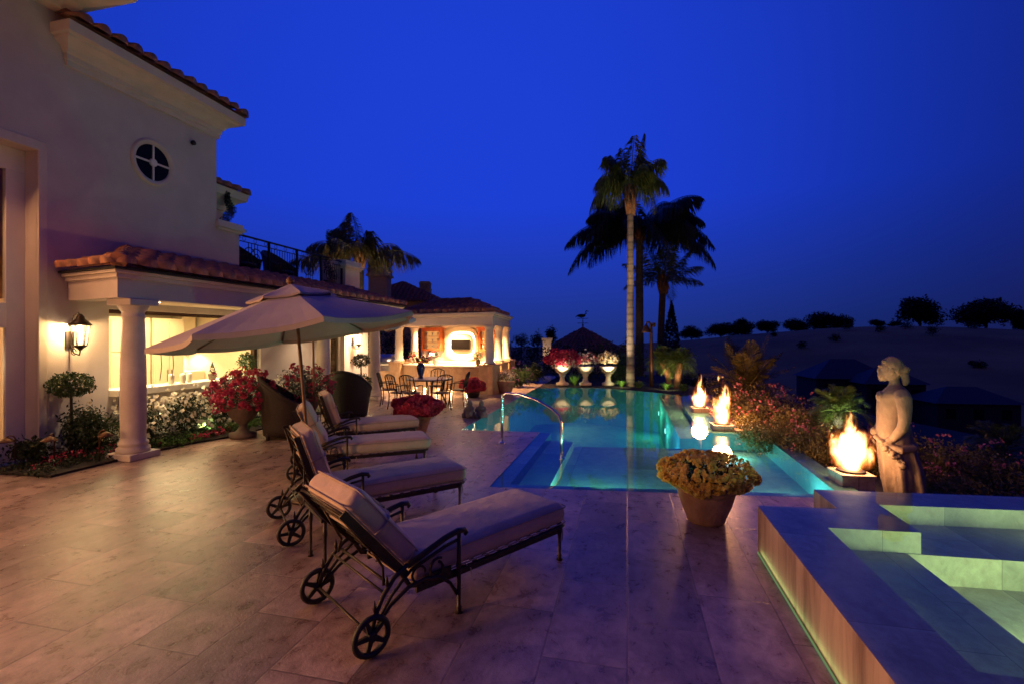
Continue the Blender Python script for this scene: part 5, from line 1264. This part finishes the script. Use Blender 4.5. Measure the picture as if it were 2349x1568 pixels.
# ================================================================== PALMS
def palm(label, loc, h, r0, r1, fr, leaf=.5, per=46, hang=.6, width=.03, bark='bark', frm='frond', shaft=0, lean=(0,0), ring=True, rach=.03, name='palm_tree', group=None):
    root = thing(name, label, 'palm tree', loc, 0, group)
    b = MB(); n = 60; vs = []
    pts = []; rs = []
    for i in range(n+1):
        u = i/n; pts.append((lean[0]*u*u, lean[1]*u*u, h*u)); rr = r0 + (r1-r0)*u + .18*r0*math.exp(-u*14)
        rs.append(rr*(1 + (.045 if ring and i % 3 == 0 else 0)))
    b.tube(pts, rs, 16); b.build('trunk', M[bark], root)
    top = Vector(pts[-1])
    if shaft:
        b = MB(); b.tube([top + Vector((0,0,-.15)), top + Vector((.02,0,shaft*.35)), top + Vector((-.02,0,shaft))], [r1*1.25, r1*1.35, r1*.5], 12)
        for k in range(16):
            a = k*2.4; b.tube([top + Vector((r1*math.cos(a), r1*math.sin(a), -.2+.05*k)), top + Vector((r1*1.7*math.cos(a), r1*1.7*math.sin(a), .25+.05*k)), top + Vector((r1*1.5*math.cos(a), r1*1.5*math.sin(a), .6+.04*k))], [.07,.06,.02], 5)
        b.build('crown_shaft', M['fibre'], root)
    b = MB(); fronds(b, top + Vector((0,0,shaft*.8)), fr, leaf, per, hang, width, rach); b.build('crown', M[frm], root)
    return root
# tall uplit queen palm: fronds rising steeply, tips drooping
fr = ring_fronds(5, 2.5, 1.40, 1.2, .3, .6) + ring_fronds(15, 3.2, 1.1, .45, .8, 1.3, 1.1)
pT = AT(1446, 19.3); pT.z = -.05
palm('tallest palm, its ringed pale trunk lit from below at the far pool edge', pT, ZT(480,19.3), .155, .115, fr, .74, 64, 1.2, .045, shaft=1.1)
light('palm_uplight', 'SPOT', (pT.x - .5, pT.y - 1.0, .1), 420, (1,.80,.56), .06, rot=(pT.x, pT.y, 2.8), spot=44, blend=.8)
light('palm_uplight', 'SPOT', (pT.x + .5, pT.y - 1.6, .1), 1100, (1,.74,.42), .06, rot=(pT.x, pT.y, 8.2), spot=26, blend=.6)
fr = ring_fronds(24, 5.1, .85, .15, .72, .95, 1.0)
p = AT(1467, 25); p.z = -1
palm('dark broad crowned palm directly behind the tallest palm', p, ZT(545,25)+1, .22, .17, fr, 1.15, 80, 1.15, .08, bark='barkdark', frm='leafblack', shaft=.6)
fr = ring_fronds(17, 3.3, 1.3, .35, .25, .75, .4)
p = AT(1514, 27); p.z = -1
palm('medium dark palm with upswept fronds right of the tallest palm', p, ZT(668,27)+1, .2, .17, fr, .8, 46, .6, .045, bark='barkdark', frm='frond', shaft=.5, lean=(.15,0))
for px, D, lean, ty, lab in ((1536,19.5,(-.28,.0),828,'low date palm with a lit crown beside the lantern post'),(1553,18.7,(.12,0),832,'low date palm with a reddish trunk, right of its twin')):
    p = AT(px, D); p.z = -.08
    fr = ring_fronds(34, .98, 1.35, -.1, .5, 1.0)
    palm(lab, p, ZT(ty,D)+.08, .12, .13, fr, .30, 34, .25, .02, bark='fibre', frm='frondlit', shaft=0, lean=lean, rach=.014, group='pair of low date palms at the pool corner')
    light('date_palm_uplight', 'SPOT', (p.x - .1, p.y - .9, .05), 110, (1,.72,.38), .05, rot=(p.x + lean[0], p.y, 1.1), spot=75, blend=.7)
pl = AT(826, 23); pl.z = 0
fr = [(3.35,.70,4.4,.85),(3.3,.62,3.9,.85),(3.5,.30,4.0,.55),(3.2,1.12,4.2,.9),(2.9,1.3,4.3,.85),(.3,.75,3.8,.95),(.1,.42,4.0,.7),(3.0,1.42,4.1,.7),(4.3,.8,3.3,.9),(5.2,.7,3.3,.9),(1.5,.6,3.4,1.0),(1.0,1.42,3.6,1.0),(.3,1.36,3.6,1.15),(6.0,1.25,3.5,1.2)]
palm('feathery palm with long drooping fronds rising behind the roof terrace', pl, ZT(606,23), .2, .17, fr, 1.0, 76, 1.2, .045, bark='barkdark', frm='fronddull', shaft=.3)
light('palm_uplight', 'SPOT', (pl.x + .6, pl.y - 1.6, .3), 900, (1,.80,.42), .06, rot=(pl.x, pl.y, 6.2), spot=60, blend=.8)
p = AT(1715, 14.2); p.z = -1.2
palm('big dusky date palm spreading stiff fronds behind the flames', p, 1.55, .2, .2, ring_fronds(26, 1.75, 1.3, .15, .15, .7), .42, 50, .12, .028, bark='barkdark', frm='fronddull', rach=.02)
p = AT(1925, 9.4); p.z = -.75
palm('sago palm with arching fronds caught by a small spotlight left of the statue', p, 1.2, .1, .1, ring_fronds(26, .95, 1.35, .1, .6, 1.1), .26, 44, .15, .016, bark='barkdark', frm='frondlit', rach=.012)
light('sago_spot', 'SPOT', (p.x - .35, p.y - .5, -.1), 160, (.9,1,.6), .03, rot=(p.x, p.y, .75), spot=60, blend=.7)
p = AT(2300, 8.2); p.z = -.9
palm('fountain shaped palm with fine fronds at the right edge', p, .9, .1, .1, ring_fronds(22, 1.0, 1.2, .1, .7, 1.2, 2), .24, 40, .2, .014, bark='barkdark', frm='frond', rach=.01)

# cypress
p = AT(1540, 31); p.z = -1.6
root = thing('cypress_tree', 'slender dark cypress behind the lantern post', 'cypress', p)
b = MB(); b.tube([(0,0,0),(0,0,3)], [.15,.08], 8); b.build('trunk', M['barkdark'], root)
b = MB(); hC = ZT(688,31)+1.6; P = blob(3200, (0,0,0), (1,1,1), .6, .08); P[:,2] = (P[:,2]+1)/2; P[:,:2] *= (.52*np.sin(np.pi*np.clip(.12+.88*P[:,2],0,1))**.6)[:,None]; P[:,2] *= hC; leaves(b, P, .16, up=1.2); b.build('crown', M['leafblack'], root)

# ================================================================== HEDGES, SHRUBS, BEDS
def hedge(label, pts, w, h, n, leaf=.13, mat='leafdark'):
    b = MB(); P = []
    for (x, y, z), (x2, y2, z2) in zip(pts, pts[1:]):
        L = math.hypot(x2-x, y2-y); k = max(1, int(L/.8))
        for i in range(k):
            u = (i+.5)/k; P.append(blob(max(30, int(n*L/k/10)), (x+(x2-x)*u+random.gauss(0,.1), y+(y2-y)*u, z+h*.5*random.uniform(.9,1.1)), (.75, w, h*.56*random.uniform(.88,1.12)), .5, .2))
    leaves(b, np.concatenate(P), leaf)
    o = b.build('hedge', M[mat]); return tag(o, label, 'hedge')
a1, a2 = AT(1150, 24), AT(1470, 22.5)
hedge('tall clipped dark hedge behind the three pale urns', [(a1.x,a1.y,-.3),(a2.x,a2.y,-.3)], .6, 1.95, 9000)
a1, a2 = AT(860, 24.5), AT(1010, 24)
hedge('dark hedge seen through the pavilion and behind the barbecue', [(a1.x-1,a1.y,-.1),(a2.x,a2.y,-.1)], .6, 2.2, 8000)
for px, D, r, m_, fl, lab in ((1190,18.6,(.5,.5,.5),'leaf',(26,.06,'purple',3),'leafy shrub with violet blooms beside the pavilion corner'),(1222,20.5,(.55,.5,.55),'leafdark',None,'dark leafy shrub left of the three pale urns'),
                              (1420,21.2,(.6,.5,.75),'leaf',None,'taller leafy shrub between the right urn and the tallest palm')):
    p = AT(px, D); p.z = -.05; shrub('garden_shrub', lab, 'shrub', p, r, 1200, .10, m_, fl)
for i, (px, D, r, zb_) in enumerate(((1585,24,(1.1,1,.9),-1.2),(1640,23,(1.2,1,.85),-1.5),(1600,20,(.9,.8,.55),-.7),(1780,20,(1.3,1,.8),-2.0),(1850,18,(1.2,1,.7),-2.0),(1700,26,(1.5,1,.9),-1.9),(1990,15,(1.1,1,.7),-1.9),(2140,13,(1.1,.9,.6),-1.9),(2260,12,(1.2,.9,.7),-2.0))):
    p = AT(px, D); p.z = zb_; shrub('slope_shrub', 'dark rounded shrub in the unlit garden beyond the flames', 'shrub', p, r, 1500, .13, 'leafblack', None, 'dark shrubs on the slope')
proto = None
OL = [(1672,13.2,.5),(1700,11.6,.5),(1722,10.0,.45),(1740,9.4,.42),(1775,9.3,.5),(1800,9.0,.45),(1850,8.9,.5),(1870,7.9,.36),(1730,12.2,.6),(1775,11.4,.6),(1830,9.6,.6),(1670,15.5,.72),(1705,14,.8),(1750,13,.8),(1800,12,.72),(1690,12,.62),(1735,10.8,.6),(1790,10.2,.62),(1850,10.2,.66),(1825,8.6,.52),(1885,8.2,.56),(1940,8.4,.5),(1995,7.9,.5),
      (2110,8.4,.7),(2160,7.8,.72),(2215,7.6,.74),(2270,7.2,.66),(2330,7.0,.66),(2390,7.0,.6),(2130,6.9,.48),(2190,6.6,.46),(2250,6.5,.45),(2310,6.4,.45),(2370,6.3,.45),(1760,8.9,.42)]
for i, (px, D, s_) in enumerate(OL):
    p = AT(px, D); lv = -.12 - max(0, p.x - 2.85)*.205
    lowb = D < 7.0 or i < 8 or (px, D) in ((1760,8.9),(1825,8.6)); p.z = lv - .08
    if lowb:
        shrub('low_shrub', 'low amber lit shrub along the wall top by the flames', 'shrub', p, (s_*1.0,s_*.9,s_*.62), 1300, .05, 'leafbronze', None, 'low shrubs along the pool wall')
    else:
        far_ = px < 2050
        shrub('oleander_bush', 'bronze green bush dotted with pink blossoms beyond the fires' if far_ else 'bronze green bush dotted with pink blossoms right of the statue', 'bush', p, (s_,s_*.85,s_*.72), 1900, .06, 'leafbronze', (20,.045,'pink',4), 'pink flowering bushes on the slope')
# strappy clumps lit by little spots
for px, D, lab, e in ((1425,19.0,'clump of strappy leaves lit bright green left of the tallest palm',9),(1465,18.7,'clump of strappy leaves at the foot of the tallest palm',0),(1528,18.0,'clump of strappy leaves lit bright green under the low date palms',9),(1568,17.6,'clump of strappy leaves at the far right corner of the pool',0),(1318,19.6,'upright reed like clump between the left and middle urns',2)):
    p = AT(px, D); p.z = -.02; root = thing('lily_clump', lab, 'plant', p)
    b = MB()
    for k in range(60):
        a = random.random()*6.28; L = random.uniform(.3,.5)*(1.25 if px == 1318 else 1); el = random.uniform(.6,1.4); d = Vector((math.cos(a),math.sin(a),0)); s__ = Vector((-d.y,d.x,0))*.017
        q0 = d*.06; q1 = d*(.06+L*.5*math.cos(el)) + Vector((0,0,L*.55*math.sin(el))); q2 = d*(.06+L*1.0*math.cos(el*.7)) + Vector((0,0,L*.5*math.sin(el)+ (.25 if px==1318 else .0)))
        b.add([q0-s__, q0+s__, q1+s__*1.2, q1-s__*1.2, q2], [(0,1,2,3),(3,2,4)])
    b.build('leaves', M['grass'], root)
    if e: light('clump_spot', 'SPOT', (p.x, p.y-.55, .25), e*3, (1,.95,.5), .03, rot=(p.x, p.y, .1), spot=100)

# ================================================================== NEIGHBOUR BUILDINGS
def hiproof(b, x0, x1, y0, y1, z, rise, over=.3, w=.3):
    x0 -= over; x1 += over; y0 -= over; y1 += over; h = min(x1-x0, y1-y0)/2; cx, cy = (x0+x1)/2, (y0+y1)/2
    if x1-x0 >= y1-y0: r0, r1 = (x0+h, cy, z+rise), (x1-h, cy, z+rise)
    else: r0, r1 = (cx, y0+h, z+rise), (cx, y1-h, z+rise)
    A, B_, C, D_ = (x0,y0,z),(x1,y0,z),(x1,y1,z),(x0,y1,z)
    T = math.hypot(h, rise)
    for P, Q, up, il in ((A,B_,(0,h,rise),h),(B_,C,(-h,0,rise),h),(C,D_,(0,-h,rise),h),(D_,A,(h,0,rise),h)): tiles(b, P, Q, up, T, il, il, w=w, row=.42)
    for c in (A, D_): ridge_caps(b, c, r0, .1)
    for c in (B_, C): ridge_caps(b, c, r1, .1)
nc = AT(925, 31); root = thing('neighbour_house', 'ochre neighbouring house with a low dark tiled roof and chimneys', 'house', (nc.x, nc.y, 0), TH)
b = MB(); zE = ZT(692,31); b.box(-3.4,-.3,-2,2.2,6,zE); b.build('wall', M['neigh'], root)
b = MB(); hiproof(b, -3.4, 2.2, -.3, 6, zE, 1.5, .35); b.build('roof', M['tile'], root)
def chim(x, y, w, zb_, zt__, nm='chimney'):
    b = MB(); h = zt__ - zb_
    b.box(x-w,y-w,zb_,x+w,y+w,zt__-.95); b.box(x-w*1.22,y-w*1.22,zt__-.95,x+w*1.22,y+w*1.22,zt__-.82); b.box(x-w*1.1,y-w*1.1,zt__-.82,x+w*1.1,y+w*1.1,zt__-.55); b.box(x-w*1.18,y-w*1.18,zt__-.55,x+w*1.18,y+w*1.18,zt__-.48)
    for k in range(5):
        u = -1 + 2*k/4
        for q in (-1, 1): b.box(x+u*w*.85-.05,y+q*w*.85-.05,zt__-.48,x+u*w*.85+.05,y+q*w*.85+.05,zt__-.2); b.box(x+q*w*.86-.05,y+u*w*.86-.05,zt__-.481,x+q*w*.86+.05,y+u*w*.86+.05,zt__-.199)
    b.box(x-w*1.1,y-w*1.1,zt__-.2,x+w*1.1,y+w*1.1,zt__-.08); b.box(x-w*.95,y-w*.95,zt__-.08,x+w*.95,y+w*.95,zt__)
    b.build(nm, M['neigh'], root, .01)
chim((880-925)*30/FPX, -1.0, .56, -1, ZT(601,30)); chim((958-925)*33/FPX, 2.4, .34, 3, ZT(645,33))
# gazebo roof with weathervane
gc = AT(1337, 40); root = thing('gazebo', 'round gazebo with a conical tiled roof beyond the hedge', 'gazebo', (gc.x, gc.y, 0))
ze, za = ZT(806,40), ZT(752,40); Rg = 3.5; b = MB()
for k in range(12):
    a0, a1 = 2*math.pi*k/12, 2*math.pi*(k+1)/12; P = Vector((Rg*math.cos(a0),Rg*math.sin(a0),ze)); Q = Vector((Rg*math.cos(a1),Rg*math.sin(a1),ze)); ap = Vector((0,0,za)); m = (P+Q)/2; up = ap-m
    tiles(b, P, Q, up, up.length, (Q-P).length/2, (Q-P).length/2, w=.3, row=.45); ridge_caps(b, P, ap, .09, .5)
b.build('roof', M['tile'], root)
b = MB(); b.lathe([(3.0,-3),(3.0,ze)], 24); b.build('wall', M['neigh'], root)
root2 = thing('weathervane', 'dark weathervane with a long legged bird on the gazebo peak', 'weathervane', (gc.x, gc.y, za - .05), TH)
b = MB(); H_w = ZT(715,40) - za; b.tube([(0,0,0),(0,0,H_w*.62)], .03, 6); b.tube([(-.45,0,H_w*.33),(.45,0,H_w*.33)], .022, 5); b.tube([(0,-.45,H_w*.33),(0,.45,H_w*.33)], .022, 5); b.ball((0,0,H_w*.2), .08, 10, 8)
b.tube([(-.5,0,H_w*.62),(.45,0,H_w*.62)], .02, 5); b.build('spindle', M['ironblack'], root2)
b = MB(); b.ball((-.12,0,H_w*.78), (.34,.05,.15), 14, 8); b.tube([(.1,0,H_w*.82),(.28,0,H_w*.93),(.22,0,H_w*1.04),(.30,0,H_w*1.08),(.50,0,H_w*1.05)], [.07,.05,.04,.05,.01], 6); b.tube([(-.1,0,H_w*.72),(-.1,0,H_w*.62)], .025, 5); b.tube([(-.4,0,H_w*.8),(-.62,0,H_w*.7)], [.07,.02], 5); b.build('bird', M['ironblack'], root2)
p = AT(1254, 36); root = thing('stone_pillar', 'pale square pillar with a flared cap beyond the hedge', 'pillar', (p.x, p.y, 0), TH)
b = MB(); zt2 = ZT(775,36); b.box(-.3,-.3,-2.6,.3,.3,zt2-.3); b.build('shaft', M['stucco'], root); b = MB(); b.box(-.34,-.34,zt2-.3,.34,.34,zt2-.15); b.box(-.40,-.40,zt2-.15,.40,.40,zt2); b.build('cap', M['trim'], root)
light('pillar_uplight', 'SPOT', (p.x, p.y-1.2, .3), 60, (1,.6,.3), .05, rot=(p.x, p.y, zt2-.2), spot=70)
# houses in the valley
for px, D, yb, w, dp, hh, rise, lab in ((1960,62,868,9,6,2.4,2.4,'dim long roofed house down in the valley behind the sago palm'),(2055,58,880,6.5,5,2.2,1.9,'smaller dim house in the valley behind the statue head'),(2245,52,925,8,5,2.6,1.6,'dim flat topped house low in the valley right of the statue')):
    p = AT(px, D); zb_ = ZT(yb, D); root = thing('valley_house', lab, 'house', (p.x, p.y, 0), TH - .15)
    gz = terr(p.x, p.y) - .6
    b = MB(); b.box(-w/2,0,gz,w/2,dp,zb_); b.build('wall', M['vwall'], root)
    b = MB(); o = .4; h = dp/2+o; b.add([(-w/2-o,-o,zb_),(w/2+o,-o,zb_),(w/2+o,dp+o,zb_),(-w/2-o,dp+o,zb_),(-w/2-o+h,dp/2,zb_+rise),(w/2+o-h,dp/2,zb_+rise)], [(0,1,5,4),(1,2,5),(2,3,4,5),(3,0,4),(3,2,1,0)]); b.build('roof', M['vroof'], root)
    for k in range(3): b = MB(); b.box(-w/2+w*(k+.5)/3-.5,-.03,zb_-1.7,-w/2+w*(k+.5)/3+.5,.02,zb_-.6); b.build('window', M['darkglass'], root)

# ================================================================== FAR TREES
def tree(label, px, D, yt, yb, wpx, n=5200, lumpy=.28, group=None, trunkh=.28):
    p = AT(px, D); zb_ = ZT(yb, D) ; zt3 = ZT(yt, D); wr = wpx*.5*D/FPX; h = zt3 - zb_; p.z = zb_
    root = thing('oak_tree', label, 'tree', p, 0, group)
    b = MB(); b.tube([(0,0,-2.5),(0.05*h,0,h*.2),(0,0,h*.5)], [.05*h,.035*h,.02*h], 8)
    for k in range(4):
        a = k*1.6+.4; b.tube([(0,0,h*(.18+.04*k)),(wr*.35*math.cos(a),wr*.35*math.sin(a),h*.4),(wr*.6*math.cos(a),wr*.6*math.sin(a),h*.62)], [.022*h,.015*h,.006*h], 6)
    b.build('trunk', M['barkdark'], root)
    b = MB(); m = 14; P = []
    for k in range(m):
        a = k*2.4; rr = wr*.62*math.sqrt((k+.5)/m); zc_ = h*(.30 + .48*random.random()*(1-.75*(rr/wr)**2) + .1*(1-rr/wr))
        P.append(blob(n//m, (rr*math.cos(a), rr*math.sin(a), zc_), (wr*.46,wr*.46,h*.24), .2, lumpy))
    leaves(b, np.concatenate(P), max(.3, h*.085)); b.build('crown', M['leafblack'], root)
HT = [(2107,215,682,757,92,'broad dark tree standing alone on the hill crest above the statue'),(2258,200,683,762,138,'widest dark tree on the hill crest near the right edge'),(2352,190,708,772,50,'dark tree on the hill cut by the right edge'),
      (1585,240,748,784,60,'dark tree on the ridge directly right of the cypress'),(1652,238,738,780,72,'dark ridge tree, second from the cypress'),(1700,236,733,778,56,'dark ridge tree left of the rounded gap tree'),(1758,236,730,768,56,'small rounded tree alone on the ridge'),
      (1826,232,731,770,62,'dark ridge tree at the left of the hilltop clump'),(1885,230,717,766,74,'tallest tree of the hilltop clump'),(1930,230,723,765,52,'right hand tree of the hilltop clump'),(2012,225,731,752,36,'small round tree left on the bare hilltop'),(2052,225,737,751,32,'tiny low tree on the bare hilltop')]
for px, D, yt, yb, w_, lab in HT: tree(lab, px, D, yt, yb, w_)
for px, D, yt, yb, w_, lab in ((1195,120,762,800,46,'dim distant tree above the hedge beside the pavilion'),(1232,118,757,800,40,'dim distant tree in the middle of the group left of the gazebo'),(1264,115,746,800,30,'dim distant tree above the pale pillar')): tree(lab, px, D, yt, yb, w_, 900)
for i in range(16):
    px = random.uniform(1500, 2500); D = random.uniform(80, 190); p = AT(px, D); p.z = terr(p.x, p.y) - .2
    r = random.uniform(.6, 2.0); shrub('hillside_shrub', 'dark scrub bush scattered on the unlit hillside', 'shrub', p, (r*1.2, r*1.0, r*.85), 420, .4, 'leafblack', None, 'scrub bushes on the hillside', stem=False)
